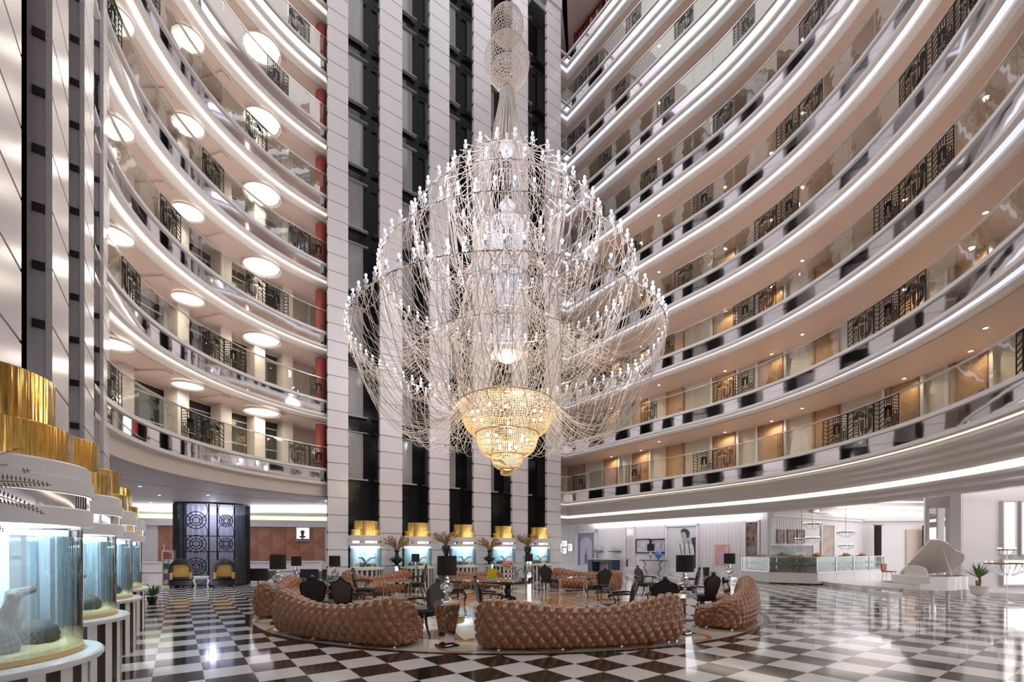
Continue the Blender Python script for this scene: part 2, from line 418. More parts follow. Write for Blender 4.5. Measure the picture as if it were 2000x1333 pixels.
# corner where the straight run meets the short run beside the tower
S_CORNER = None
for i in range(2000):
    s = -i * 0.01; p = rpath(s)
    if (p[0]) / p[1] * F + U0 <= 1107: S_CORNER = s; break
CP = rpath(S_CORNER)
def right_profile_path(s1=17.0, step=0.5, s0=None):
    pts = [(CP[0] - 0.809 * 1.2, CP[1] - 0.588 * 1.2, -0.588, 0.809)]
    mx_, my_ = (-0.588 + 0.809), (0.809 + 0.588)   # mitre = sum of the two unit normals (perpendicular)
    pts.append((CP[0], CP[1], mx_, my_))
    s = S_CORNER + step
    while s < s1: pts.append(rpath(s)); s += step
    return pts
def lpath(s):
    """left balcony edge, s = arc length from tower end towards the camera"""
    phi = math.radians(136.6) + s / LR
    return (LC[0] + LR * math.cos(phi), LC[1] + LR * math.sin(phi), math.cos(phi), math.sin(phi))
def left_profile_path(s1=10.6, step=0.4):
    pts = []; s = -0.35
    while s < s1: pts.append(lpath(s)); s += step
    return pts
RP = right_profile_path(); LP = left_profile_path()
DW_R = 2.45; DW_L = 2.2

# ---- iron grille drawing on a unit panel (w x h), strokes -> flat bars
def strokes(w, h, kind):
    L = []
    def arc(cx, cz, r, a0, a1, n=10): L.append([(cx + r * math.cos(math.radians(a0 + (a1 - a0) * i / n)), cz + r * math.sin(math.radians(a0 + (a1 - a0) * i / n))) for i in range(n + 1)])
    x = w / 2
    L.append([(-x, 0), (-x, h), (x, h), (x, 0), (-x, 0)])
    c0, c1, c2 = -x + 0.22 * w, -x + 0.44 * w, -x + 0.72 * w
    if kind == 1:
        for c in (c0, c1, c2): L.append([(c, 0), (c, h)])
        for k in range(6):
            z = h * (0.08 + k * 0.155); L.append([(-x, z), (-x + 0.11 * w, z - 0.06 * h), (c0, z)] if 0 else [(-x, z + .07 * h), (c0, z - .03 * h)])
            L.append([(c0, z - .03 * h), (c1, z + .07 * h)])
        for k in range(4):
            arc((c1 + c2) / 2, h * 0.60, w * (0.05 + 0.032 * k), 0, 180); L.append([((c1 + c2) / 2 - w * (0.05 + 0.032 * k), h * 0.6), ((c1 + c2) / 2 - w * (0.05 + 0.032 * k), h * 0.38)])
            L.append([((c1 + c2) / 2 + w * (0.05 + 0.032 * k), h * 0.6), ((c1 + c2) / 2 + w * (0.05 + 0.032 * k), h * 0.38)])
        for k in range(3): L.append([(c1, h * (0.34 - 0.09 * k)), (x, h * (0.34 - 0.09 * k))])
        for k in range(4): L.append([(c2, h * (0.95 - 0.1 * k)), (x, h * (0.85 - 0.1 * k))])
        arc((c2 + x) / 2, h * 0.45, w * 0.075, 0, 360, 14); arc((c1 + c2) / 2, h * 0.12, w * 0.07, 0, 360, 14)
        for k in range(3): L.append([(c2 + (x - c2) * (k + 1) / 4, 0), (c2 + (x - c2) * (k + 1) / 4, h * 0.34)])
        for k in range(2): L.append([(c1 + (c2 - c1) * (k + 1) / 3, h * 0.82), (c1 + (c2 - c1) * (k + 1) / 3, h)])
    else:
        for c in (c0, c2): L.append([(c, 0), (c, h)])
        L.append([(c1, 0), (c1, h * 0.62)])
        for k in range(4):
            r = w * (0.07 + 0.045 * k); arc(c1 + 0.02 * w, h * 0.66, r, 0, 180)
        for k in range(3):
            r = w * (0.10 + 0.05 * k); arc(c2, h * 0.30, r, 180, 360); L.append([(c2 - r, h * 0.3), (c2 - r, h * 0.56)]); L.append([(min(x, c2 + r), h * 0.3), (min(x, c2 + r), h * 0.56)])
        for k in range(6): L.append([(-x, h * (0.04 + 0.16 * k)), (c0, h * (0.14 + 0.16 * k))] if k < 5 else [(-x, h * 0.9), (c0, h)])
        for k in range(3): L.append([(c0, h * (0.12 + 0.10 * k)), (c1, h * (0.12 + 0.10 * k))])
        arc(c0 + 0.1 * w, h * 0.48, w * 0.06, 0, 360, 14); arc(x - 0.12 * w, h * 0.80, w * 0.08, 0, 360, 14); arc(x - 0.12 * w, h * 0.80, w * 0.04, 0, 360, 10)
        for k in range(3): L.append([(c2, h * (0.60 + 0.05 * k)), (x, h * (0.60 + 0.05 * k))])
        L.append([(c1 + 0.14 * w, 0), (c1 + 0.14 * w, h * 0.2)]); L.append([(c0, h * 0.92), (c2, h * 0.92)])
    return L
def grille_mesh(w, h, kind, t=0.021):
    g = MB()
    for S in strokes(w, h, kind):
        for (x0, z0), (x1, z1) in zip(S[:-1], S[1:]):
            x0 = max(-w/2, min(w/2, x0)); x1 = max(-w/2, min(w/2, x1))
            L = math.hypot(x1 - x0, z1 - z0)
            if L < 1e-4: continue
            g.box(((x0 + x1) / 2, 0, (z0 + z1) / 2), (L + t, 0.014, t), ry=-math.atan2(z1 - z0, x1 - x0))
    return g
PW_R, PW_R2, PW_L, PH = 0.915, 0.85, 0.86, 0.84
_tmp = {}
def proto(key, fn):
    if key not in _tmp: _tmp[key] = fn()
    return _tmp[key]
class MeshRef:
    def __init__(s, me): s.data = me
def mesh_only(g, name, m, smooth=False):
    me = bpy.data.meshes.new(name); me.from_pydata(g.v, [], g.f); me.update(); me.materials.append(m)
    if smooth:
        for p in me.polygons: p.use_smooth = True
    return MeshRef(me)
GL = {w: mesh_only(MB().box((0, 0, PH / 2), (w - 0.012, 0.012, PH)), 'glass_panel', W['glass']) for w in (PW_R, PW_R2, PW_L)}
IR = {(w, k): mesh_only(grille_mesh(w - 0.03, PH - 0.03, k), 'iron_grille', W['iron']) for w in (PW_R, PW_R2, PW_L) for k in (1, 2)}
POST = mesh_only(MB().box((0, 0, PH / 2), (0.012, 0.03, PH)), 'panel_clip', W['iron'])

def rbound(j):
    return j * (PW_R if j < 0 else PW_R2)
def panel(parent, p0, p1, zb, w, name, ref, off):
    dx, dy = p1[0] - p0[0], p1[1] - p0[1]; L = math.hypot(dx, dy)
    nx, ny = (p0[2] + p1[2]) / 2, (p0[3] + p1[3]) / 2
    o = inst(ref, name, parent, ((p0[0] + p1[0]) / 2 + nx * off, (p0[1] + p1[1]) / 2 + ny * off, zb), math.atan2(dy, dx))
    o.scale = (L / w, 1, 1); return o

R_IRON = {}
for k in range(10):
    s = set()
    for st_, n in ((-16, 1), (-12, 1), (-8, 2), (-2, 3), (5, 3), (12, 2), (-20, 1), (-24, 2), (-27, 1), (-31, 1)):
        for q in range(n): s.add(st_ + k + q)
    R_IRON[k] = s
# left panels counted from the tower end (0) towards the camera
L_IRON = {0: {0, 1, 5, 6, 10}, 1: {0, 4, 5, 9}, 2: {2, 3, 7, 11}, 3: {0, 1, 5, 10, 11}, 4: {3, 8, 9}, 5: {2, 6}, 6: {1, 5, 6}, 7: {0, 4}, 8: {2, 7}}

def slab_profile(D, ztop=0.0):
    return [(D, -0.04), (0.03, 0.0), (-0.05, 0.0), (-0.05, -0.10), (0.012, -0.12), (0.012, -0.54), (-0.05, -0.55), (-0.05, -0.65), (0.03, -0.68),
            (0.10, -0.64), (0.10, -0.60), (0.30, -0.60), (0.30, -0.66), (0.40, -0.72), (0.52, -0.72), (0.52, -0.75), (0.60, -0.75), (D, -0.75)]
def make_gallery(side, k):
    z = M0 + HF * k
    path = RP if side == 'right' else LP
    D = (DW_R if side == 'right' else DW_L) + 0.1
    root = empty('balcony', (0, 0, z))
    where = 'on the right side of the atrium' if side == 'right' else 'on the left side of the atrium'
    pos = ORD[k] + ' one up' if k else 'lowest one'
    tag(root, f'curved white balcony {where}, {pos}' + (' above the lobby' if k == 0 else ''), 'balcony', f'{side} hand gallery balconies')
    # profile split: white slab, mirror band, rose soffit, light strip
    P = slab_profile(D)
    MB().sweep(path, P[:11]).build('slab', W['white'], root, smooth=False)
    MB().sweep(path, [(0.0, -0.118), (0.0, -0.542)]).build('mirror_band', W['mirror'], root, smooth=True)
    if k > 0:
        MB().sweep(path, P[10:15]).build('cornice', W['moulding'], root)
        MB().sweep(path, [(0.115, -0.61), (0.285, -0.61)]).build('light_strip', W['led_cool'] if side == 'right' else W['led_warm2'], root)
        MB().sweep(path, P[14:]).build('soffit', W['soffit'], root)
    else:
        if side == 'right':
            Q = [(0.03, -0.68), (0.10, -0.70), (0.16, -0.70), (0.16, -0.78), (0.55, -0.82), (0.55, -0.90), (0.95, -0.93), (0.95, -1.02), (1.35, -1.06), (1.35, -1.16),
                 (1.55, -1.20), (1.55, -1.12), (1.95, -1.12), (1.95, -1.32), (2.5, -1.36), (2.5, -1.46), (3.1, -1.5), (3.1, -1.62), (3.4, -1.62), (3.4, -0.98)]
            MB().sweep(path, Q).build('cornice', W['moulding'], root)
            MB().sweep(path, [(0.04, -0.685), (0.11, -0.705)]).build('light_strip', W['led_gold'], root)
            MB().sweep(path, [(1.58, -1.13), (1.92, -1.13)]).build('light_strip', emit('lobby_cove_strip', (1.0, 0.90, 0.74), 2.4), root)
        else:
            MB().sweep(path, [(0.03, -0.68), (0.10, -0.72), (0.12, -1.12), (0.20, -1.16), (0.30, -1.16)]).build('cornice', W['beigefascia'], root)
    if side == 'right' and k == 9: return root
    # handrail and panels
    g = MB(); g.sweep(path, [(0.0, PH), (0.0, PH + 0.035), (0.05, PH + 0.035), (0.05, PH)], closed=True)
    g.build('handrail', W['rail'], root)
    if side == 'right':
        js = [j for j in range(-24, 19) if rbound(j) > S_CORNER + 0.2]
        segs = [(CP[:2] + (0.809, 0.588), rpath(rbound(js[0])), js[0] - 1, PW_R)]
        segs += [(rpath(rbound(j)), rpath(rbound(j + 1)), j, PW_R if j < 0 else PW_R2) for j in js]
        a = (CP[0] - 0.809 * 0.62, CP[1] - 0.588 * 0.62, -0.588, 0.809)
        panel(root, a, (CP[0], CP[1], -0.588, 0.809), 0, PW_R, 'glass_panel', GL[PW_R], 0.02)
        irons = R_IRON[k]
    else:
        segs = [(lpath(PW_L * q - 0.05), lpath(PW_L * (q + 1) - 0.05), q, PW_L) for q in range(12)]
        irons = L_IRON[k]
    for p0, p1, j, w in segs:
        if math.hypot(p1[0] - p0[0], p1[1] - p0[1]) < 0.3: pass
        panel(root, p0, p1, 0, w, 'glass_panel', GL[w], 0.02)
        if j in irons:
            panel(root, p0, p1, 0.01, w, 'iron_grille', IR[(w, 1 + (j % 2))], 0.0)
    return root
W['led_warm2'] = emit('soft_warm_cove_strip', (1.0, 0.92, 0.80), 0.55)
W['led_gold'] = emit('gold_edge_strip', (1.0, 0.92, 0.66), 0.8)
W['beigefascia'] = mat('cream_fascia_paint', (0.72, 0.64, 0.58), 0.45, noise=0.02)
for k in range(10): make_gallery('right', k)
for k in range(9): make_gallery('left', k)

# ---- gallery back walls
ZTOP = 33.0
wr = st(MB().sweep(RP, [(DW_R, 3.75), (DW_R, ZTOP), (DW_R + 0.2, ZTOP), (DW_R + 0.2, 3.75)], closed=True).build('wall_right', W['beige']))
wl = st(MB().sweep(LP, [(DW_L, 3.75), (DW_L, 33.0), (DW_L + 0.2, 33.0), (DW_L + 0.2, 3.75)], closed=True).build('wall_left', W['beige']))
def ray_circle(u, c, R_):
    m = (u - U0) / F; A_ = m * m + 1; B_ = -2 * (m * c[0] + c[1]); C_ = c[0]**2 + c[1]**2 - R_ * R_
    Y = (-B_ + math.sqrt(B_ * B_ - 4 * A_ * C_)) / (2 * A_); return (m * Y, Y)
def ray_right(u, d):
    """point on the right gallery at depth d behind the balcony edge seen at column u"""
    m = (u - U0) / F
    x, y = ray_circle(u, RC, RR + d)
    if math.atan2(y - RC[1], x - RC[0]) > math.radians(36):
        # straight part: line through q with direction A
        q = (CP[0] + 0.809 * d, CP[1] + 0.588 * d)
        # m*Y = q0 -0.588 t ; Y = q1 + .809 t
        t = (q[0] - m * q[1]) / (0.588 + m * 0.809); y = q[1] + 0.809 * t; x = m * y
        return x, y, 0.809, 0.588
    L = math.hypot(x - RC[0], y - RC[1]); return x, y, (x - RC[0]) / L, (y - RC[1]) / L
# doors of the right galleries
dg = MB().box((0, 0, 1.0), (0.82, 0.05, 2.0)); DLEAF = mesh_only(dg, 'door_leaf', W['door'])
dg = MB(); [dg.box((sx * 0.46, -0.02, 1.04), (0.10, 0.12, 2.08)) for sx in (-1, 1)]; dg.box((0, -0.02, 2.10), (1.02, 0.12, 0.10)); DFR = mesh_only(dg, 'door_frame', W['doorframe'])
dg = MB().box((0.32, -0.06, 1.0), (0.12, 0.03, 0.03)).box((0.37, -0.035, 1.0), (0.03, 0.05, 0.14)); DHAN = mesh_only(dg, 'door_handle', W['steel'])
dg = MB(); dg.box((-0.62, -0.02, 1.06), (0.10, 0.16, 2.12)); dg.box((0.62, -0.02, 1.06), (0.10, 0.16, 2.12)); dg.box((0, -0.02, 2.17), (1.34, 0.16, 0.10)); DSUR = mesh_only(dg, 'door_surround', W['white'])
DN = {1194: 'farthest recessed', 1252: 'second recessed', 1416: 'third recessed', 1507: 'fourth recessed', 1766: 'fifth recessed', 1896: 'nearest recessed'}
DOORS = [(1131, 1), (1194, 2), (1252, 2), (1319, 1), (1416, 2), (1507, 2), (1614, 1), (1766, 2), (1896, 2), (2060, 1)]
nd = 0
for k in range(0, 6):
    for u, ty in DOORS:
        nd += 1
        x, y, nx, ny = ray_right(u, DW_R - 0.03)
        z = M0 + HF * k - 0.03
        e = empty(f'door_{nd}', (x, y, z), math.atan2(nx, -ny) + PI); e['kind'] = 'structure'
        e.rotation_euler = (0, 0, math.atan2(ny, nx) - PI / 2)
        inst(DLEAF, 'door_leaf', e, (0, 0, 0)); inst(DFR, 'door_frame', e, (0, 0, 0)); inst(DHAN, 'door_handle', e, (0, 0, 0))
        if ty == 2: inst(DSUR, 'door_surround', e, (0, 0, 0))

# downlights under the galleries
dl = MB().lathe([(0.0, 0.0), (0.045, 0.0)], 12); LENS = mesh_only(dl, 'lens', W['downlight']); LENSC = mesh_only(dl, 'lens', W['coollight'])
dr = MB().lathe([(0.05, 0.004), (0.05, -0.012), (0.085, -0.008), (0.085, 0.004)], 16); DRIM = mesh_only(dr, 'rim', W['white'])
def downlight(x, y, z, label, group, cool=False, spot=0.0):
    e = empty('ceiling_downlight', (x, y, z)); tag(e, label, 'light', group)
    inst(LENSC if cool else LENS, 'lens', e, (0, 0, -0.004)); inst(DRIM, 'rim', e, (0, 0, 0))
    if spot and not cool:
        light('downlight_beam', 'SPOT', (x, y, z - 0.03), spot * 1.6, (1, 0.82, 0.60), spot_size=2.7, spot_blend=0.6, shadow_soft_size=0.06)
    elif spot:
        light('downlight_beam', 'SPOT', (x, y, z - 0.03), spot, (1, 0.80, 0.55) if not cool else (0.95, 0.95, 1.0), spot_size=2.3, spot_blend=0.9, shadow_soft_size=0.06)
for k in range(1, 10):
    for u, d in ((1287, 1.12), (1567, 1.5), (1925, 1.2)):
        x, y, nx, ny = ray_right(u, d)
        nm = {1287: 'farthest', 1567: 'middle', 1925: 'nearest'}[u]
        downlight(x, y, M0 + HF * k - 0.755, f'small warm downlight under the {ORD[k]} balcony up on the right, {nm} of its row', 'downlights under the right balconies', spot=22)
for k in range(0, 5):
    for u, ty in DOORS[:-1]:
        if ty == 2:
            x, y, nx, ny = ray_right(u, DW_R - 0.42)
            downlight(x, y, M0 + HF * (k + 1) - 0.755, f'warm downlight over the {DN[u]} oak door of the {ORD[k]+" balcony up" if k else "lowest balcony"}', 'downlights over the gallery doors', spot=16)
# big round lamps of the left galleries
disc = MB().lathe([(0, 0), (0.30, 0.01), (0.60, 0.04), (0.66, 0.075)], 40); LD = mesh_only(disc, 'diffuser', W['lampdisc'], True)
rimd = MB().lathe([(0.64, 0.08), (0.67, 0.08), (0.70, 0.0), (0.70, -0.012), (0.665, -0.012), (0.64, 0.07)], 40); LRI = mesh_only(rimd, 'rim', W['white'], True)
for k in range(1, 9):
    for u, d, s in ((512, 0.97, 0.95), (367, 0.85, 0.66), (220, 0.75, 0.66)):
        x, y = ray_circle(u, LC, LR + d)
        nm = {512: 'farthest of its row', 367: 'middle of its row', 220: 'nearest of its row'}[u]
        e = empty('round_ceiling_light', (x, y, M0 + HF * k - 0.85)); e.scale = (s, s, s)
        tag(e, f'glowing round lamp under the {ORD[k]} balcony up on the left, {nm}', 'light', 'round lamps under the left balconies')
        inst(LD, 'diffuser', e, (0, 0, 0.0)); inst(LRI, 'rim', e, (0, 0, 0.0))
        light('round_lamp_glow', 'AREA', (x, y, M0 + HF * k - 0.88), 20, (1, 0.90, 0.78), shape='DISK', size=1.1 * s)
# shallow ceiling coffers on the left
g = MB()
for k in range(1, 8):
    for j, ph in enumerate((148, 163, 178, 192)):
        p = math.radians(ph)
        for dd in (0.0,):
            c = math.cos(p); s_ = math.sin(p)
            r_ = LR + 1.15
            g.box((LC[0] + c * r_, LC[1] + s_ * r_, M0 + HF * k - 0.78), (1.05, 0.35, 0.06), rz=p)
st(g.build('trim_1', W['soffit']))
# piers and windows of the left galleries
n = 0
for u, d in ((232, 1.7), (345, 1.75), (432, 1.8), (500, 1.85), (556, 1.9)):
    x, y = ray_circle(u, LC, LR + d)
    p = math.atan2(y - LC[1], x - LC[0])
    MB().box((x, y, 15.6), (0.55, 0.42, 23.7), rz=p).build('pier', W['beigefascia'], wl)
win = []
wg = MB()
wg.box((0, 0, 0.30), (1.26, 0.06, 0.05)).box((0, 0, 2.02), (1.26, 0.06, 0.05)).box((-0.63, 0, 1.16), (0.05, 0.06, 1.77)).box((0.63, 0, 1.16), (0.05, 0.06, 1.77)).box((0, -0.01, 0.85), (1.26, 0.05, 0.03)).box((0, 0, 1.72), (1.26, 0.06, 0.04))
WFR = mesh_only(wg, 'window_frame', W['beigefascia'])
WPN = mesh_only(MB().box((0, 0.02, 1.0), (1.22, 0.03, 1.42)), 'pane', mat('dark_green_glass', (0.035, 0.045, 0.035), 0.08, noise=0.5, nscale=3))
WTR = mesh_only(MB().box((0, 0.0, 1.87), (1.22, 0.05, 0.27)), 'transom_louvre', W['joint'])
for k in range(0, 8):
    for u in (288, 386, 463, 524):
        n += 1
        x, y = ray_circle(u, LC, LR + DW_L - 0.05); p = math.atan2(y - LC[1], x - LC[0])
        e = empty(f'window_{n}', (x, y, M0 + HF * k - 0.03), p - PI / 2); e['kind'] = 'structure'
        inst(WFR, 'window_frame', e, (0, 0, 0)); inst(WPN, 'pane', e, (0, 0, 0)); inst(WTR, 'transom_louvre', e, (0, 0, 0))
# red column beside the tower
for k in range(0, 8):
    x, y = ray_circle(628, LC, LR + 0.75)
    e = MB().lathe([(0.24, 0), (0.24, 1.92)], 20).build('red_column', W['red'], smooth=True, loc=(x, y, M0 + HF * k))
    tag(e, f'terracotta red column by the white pilaster, behind the {ORD[k]+" balcony up" if k else "lowest balcony"} on the left', 'column', 'red columns on the left galleries')

# ---- tower facade B and left facade A (pilasters, black bays, windows)
def facade(name, origin, d, nrm, starts, width, pitch, bays, ztop, side_w, joint_off, bay_depth, has_first=True):
    """origin: point on the front plane (t=0), d: direction along, nrm: outward normal.  nrm points to the atrium"""
    root = empty(name); root['kind'] = 'structure'
    rz = math.atan2(d[1], d[0])
    def P(t, q): return (origin[0] + d[0] * t - nrm[0] * q, origin[1] + d[1] * t - nrm[1] * q)
    JH = 0.70
    for (t0, t1) in starts:
        w = t1 - t0
        g = MB(); gs = MB(); gj = MB()
        nz = int((ztop) / JH) + 1
        for i in range(nz):
            z0 = joint_off + i * JH; z1 = min(z0 + JH - 0.035, ztop)
            c = P((t0 + t1) / 2, 0.03); g.box((c[0], c[1], (z0 + z1) / 2), (w, 0.06, z1 - z0), rz=rz)
        c = P((t0 + t1) / 2, side_w / 2 + 0.045); gs.box((c[0], c[1], ztop / 2), (w - 0.02, side_w - 0.03, ztop), rz=rz)
        p = g.build('pilaster_cladding', W['clad'], root)
        gs.build('pilaster_core', W['cladside'], root)
        for i in range(nz):
            z0 = joint_off + i * JH - 0.018
            for tt in (t0, t1):
                c = P(tt, side_w * 0.62); gj.box((c[0], c[1], z0), (0.03, side_w * 0.6, 0.10), rz=rz)
        gj.build('joint_block', W['joint'], root)
    for (t0, t1) in bays:
        g = MB()
        c = P(t0 - 0.25, side_w + bay_depth / 2); g.box((c[0], c[1], ztop / 2), (0.45, bay_depth, ztop), rz=rz)
        c = P(t1 + 0.25, side_w + bay_depth / 2); g.box((c[0], c[1], ztop / 2), (0.45, bay_depth, ztop), rz=rz)
        c = P((t0 + t1) / 2, side_w + bay_depth); g.box((c[0], c[1], ztop / 2), (t1 - t0 + 0.2, 0.1, ztop), rz=rz)
        g.build('black_shaft', W['black_stone'], root)
    return root, P, rz
# facade B
OB = (-6.70, 18.85)
nB = (0.588, -0.809)
pil = [(-0.8, 0.0)] + [(1.33 + 2.33 * i, 2.33 + 2.33 * i) for i in range(5)]
bays = [(0.0 + 2.33 * i, 1.33 + 2.33 * i) for i in range(5)]
fb, PB, rzB = facade('wall_back', OB, BX, nB, pil, 1.0, 2.33, bays, 33.0, 0.16, 0.25, 1.25)
for bi, (t0, t1) in enumerate(bays):
    for k in range(0, 10):
        z0 = 4.75 + HF * k
        if z0 > 31: break
        c = PB(t0 + 0.45, 1.30)
        g = MB().box((c[0], c[1], z0 + 1.02), (1.15, 0.06, 2.03), rz=rzB); g.build('window_pane', W['pane'], fb)
        c = PB(t0 + 0.55, 1.22)
        MB().box((c[0], c[1], z0 - 0.02), (1.35, 0.16, 0.05), rz=rzB).box((c[0] + 0.0, c[1], z0 + 2.06), (1.35, 0.10, 0.03), rz=rzB).build('window_sill', W['sill'], fb)
# top beam
c = PB(5.4, 0.1); MB().box((c[0], c[1], 33.0), (12.5, 0.4, 2.6), rz=rzB).build('top_beam', W['clad'], fb)
# facade A on the left
OA = ab(0, -1.23); nA = BX
pilA = [(-2.0 + 2.42 * i, -0.96 + 2.42 * i) for i in range(-2, 7)]
pilA = [(7.84 + 2.42 * i, 8.88 + 2.42 * i) for i in range(-5, 3)]
baysA = [(a1, a0 + 2.42) for a0, a1 in pilA]
fa, PA, rzA = facade('wall_front_left', OA, AX, nA, pilA, 1.04, 2.42, baysA[:-1], 30.0, 0.19, 0.15, 0.9)

# ---- lobby left: ceiling, reception wall
MB().box2((-34, 18.3, 3.775), (-8.7, 34, 3.9)).build('ceiling', W['lobby_ceiling'])['kind'] = 'structure'
g = MB(); g.sweep(left_profile_path(s1=12.5), [(0.12, 3.76), (26.0, 3.76)]); st(g.build('ceiling_lobby', W['lobby_ceiling']))
# reception back wall (veneer) from u=285,Y=26.5 to u=640,Y=28.6
RW0 = px(270, 0, 26.5); RW1 = px(648, 0, 29.2)
dw = Vector((RW1.x - RW0.x, RW1.y - RW0.y, 0)); Lw = dw.length; rzw = math.atan2(dw.y, dw.x)
e = empty('wall_reception', (RW0.x, RW0.y, 0), rzw); e['kind'] = 'structure'
MB().box2((0, 0, 0.0), (Lw, 0.2, 3.76)).build('plaster', W['white'], e)
MB().box2((1.0, -0.06, 0.95), (Lw - 0.4, 0.0, 3.05)).build('veneer_panel', W['veneer'], e)
MB().box2((0.0, -0.30, 3.05), (Lw, 0.0, 3.40)).box2((0.0, -0.22, 3.40), (Lw, 0.0, 3.46)).build('bulkhead', W['white'], e)
MB().box2((0.0, -0.05, 3.48), (Lw, -0.01, 3.70)).build('light_strip', W['led_green'], e)
e2 = empty('reception_counter', (RW0.x, RW0.y, 0), rzw)
tag(e2, 'long white reception counter below the copper veneer wall', 'counter')
MB().box2((0.6, -1.5, 0.0), (Lw - 0.5, -0.9, 0.92)).build('body', W['white'], e2)
MB().box2((0.5, -1.58, 0.92), (Lw - 0.4, -0.85, 0.98)).build('counter_top', W['marble'], e2)
MB().box2((0.6, -1.515, 0.35), (Lw - 0.5, -1.50, 0.38)).build('shadow_line', W['joint'], e2)
# left side wall of the lobby
st(MB().box2((-30, 12, 0), (-29.8, 40, 3.8)).build('wall_lobby_left', W['white']))
# two lit niches
for (u, v0, v1, half, nm) in ((476, 1052, 1075, 9, 'pot'), (593, 1032, 1053, 11, 'bust')):
    t = ((u - U0) / F * RW0.y - RW0.x) / (dw.x / Lw - (u - U0) / F * dw.y / Lw)
    Y = RW0.y + dw.y / Lw * t - 0.07
    z0 = CAMZ + (HZ - v1) / F * Y; z1 = CAMZ + (HZ - v0) / F * Y; w_ = half * Y / F
    n_ = empty('lit_niche', (RW0.x + dw.x / Lw * t, RW0.y + dw.y / Lw * t - 0.06, 0), rzw)
    tag(n_, 'backlit square niche with a ' + ('dark pot in front, left part of the veneer wall' if nm == 'pot' else 'bust silhouette, right part of the veneer wall'), 'niche')
    MB().box2((-w_, -0.06, z0), (w_, -0.03, z1)).build('light_panel', W['backlit'], n_)
    g = MB(); 
    for a, b in (((-w_ - .03, -0.10, z0 - .03), (-w_, 0.0, z1 + .03)), ((w_, -0.10, z0 - .03), (w_ + .03, 0, z1 + .03)), ((-w_, -0.10, z0 - .03), (w_, 0, z0)), ((-w_, -0.10, z1), (w_, 0, z1 + .03))): g.box2(a, b)
    g.build('frame', W['white'], n_)
    b_ = MB()
    if nm == 'pot': b_.lathe([(0.001, 0), (0.09, 0.0), (0.15, 0.12), (0.13, 0.24), (0.07, 0.27)], 16, (0.0, -0.22, z0 + 0.0))
    else:
        b_.lathe([(0.001, 0), (0.12, 0), (0.11, 0.04), (0.04, 0.10), (0.05, 0.16), (0.20, 0.20), (0.17, 0.28), (0.07, 0.32), (0.09, 0.40), (0.13, 0.50), (0.10, 0.62), (0.001, 0.66)], 16, (0.0, -0.22, z0 - 0.12))
    o = b_.build('pot' if nm == 'pot' else 'bust', W['greyfab'], None, smooth=True)
    o.location = n_.location; o.rotation_euler = n_.rotation_euler
    tag(o, 'small dark pot standing in the left lit niche' if nm == 'pot' else 'grey bust standing before the right lit niche', 'ornament')
    MB().box2((-w_ - .05, -0.36, z0 - 0.14 if nm == 'bust' else z0 - 0.03), (w_ + .05, 0, z0 - 0.12 if nm == 'bust' else z0)).build('shelf', W['white'], n_)
# lobby left downlights
for i, (u, v) in enumerate(((274, 950), (311, 967), (294, 981), (282, 990), (406, 967), (612, 992))):
    Y = (3.76 - CAMZ) * F / (HZ - v); x = (u - U0) / F * Y
    downlight(x, Y, 3.755, f'cool white downlight in the lilac lobby ceiling on the left, number {i+1}' if 0 else f'cool white downlight in the low lobby ceiling, ' + ['beside the gold cylinders', 'left of the black curtain booth', 'farther left of the booth, small', 'farthest left, near the cove', 'just in front of the black curtain booth', 'close to the white pilaster'][i], 'cool downlights of the left lobby', cool=True, spot=110)

# ---- lobby right: ceiling, ribbed wall, cafe, side wall
g = MB(); g.sweep(RP, [(3.35, 3.94), (14.0, 3.94)]); st(g.build('ceiling_right', W['lobby_ceiling']))
# ribbed wall along A through (14.2,26.6)
RA = Vector((14.3, 26.4)); t1 = 23.0
e = empty('wall_ribbed', (RA.x, RA.y, 0), math.atan2(0.809, -0.588) ); e['kind'] = 'structure'
# local x runs along A (away), local y points (-.809,-.588) => towards atrium
g = MB().box2((0, -0.2, 0), (t1, 0.0, 3.94)); o = g.build('panelling', W['wallstripe'], e)
W['wallstripe'].node_tree.nodes  # ribs are geometry too
g = MB()
for i in range(int(t1 / 0.24)): g.box2((0.05 + i * 0.24, 0.0, 0.35), (0.05 + i * 0.24 + 0.13, 0.02, 3.94))
g.build('rib', W['white'], e)
MB().box2((0, 0, 0), (t1, 0.14, 0.30)).box2((0, 0, 0.30), (t1, 0.09, 0.38)).build('plinth', W['white'], e)
EA = e
# end pillar of ribbed wall
MB().box2((-0.55, -0.3, 0), (0.0, 0.10, 3.94)).build('end_pier', W['white'], e)
# cafe back walls
C0 = Vector((14.0, 24.9)); C1 = Vector((22.8, 30.0))
d = C1 - C0; L = d.length
e = empty('wall_cafe', (C0.x, C0.y, 0), math.atan2(d.y, d.x)); e['kind'] = 'structure'
MB().box2((0, 0, 0), (L, 0.2, 3.94)).build('plaster', W['warmwall'] if 'warmwall' in W else W['white'], e)
g = MB()
for i in range(14): g.box2((0.1 + i * 0.22, -0.02, 0.3), (0.22 + i * 0.22, 0.0, 3.6))
g.build('rib', W['white'], e)
MB().box2((0, -0.12, 3.45), (L, 0.0, 3.62)).box2((0, -0.2, 3.62), (L, 0, 3.75)).build('cornice', W['white'], e)
EC = e
e = empty('wall_cafe_far', (C1.x, C1.y, 0), math.radians(-6)); e['kind'] = 'structure'
MB().box2((0, 0, 0), (9.5, 0.2, 3.94)).build('plaster', W['white'], e)
MB().box2((2.6, -0.10, 0.3), (8.2, -0.02, 2.95)).build('beige_blind', mat('beige_blind', (0.66, 0.52, 0.42), 0.6, noise=0.02), e)
MB().box2((0, -0.2, 3.5), (9.5, 0, 3.75)).build('cornice', W['white'], e)
ECF = e
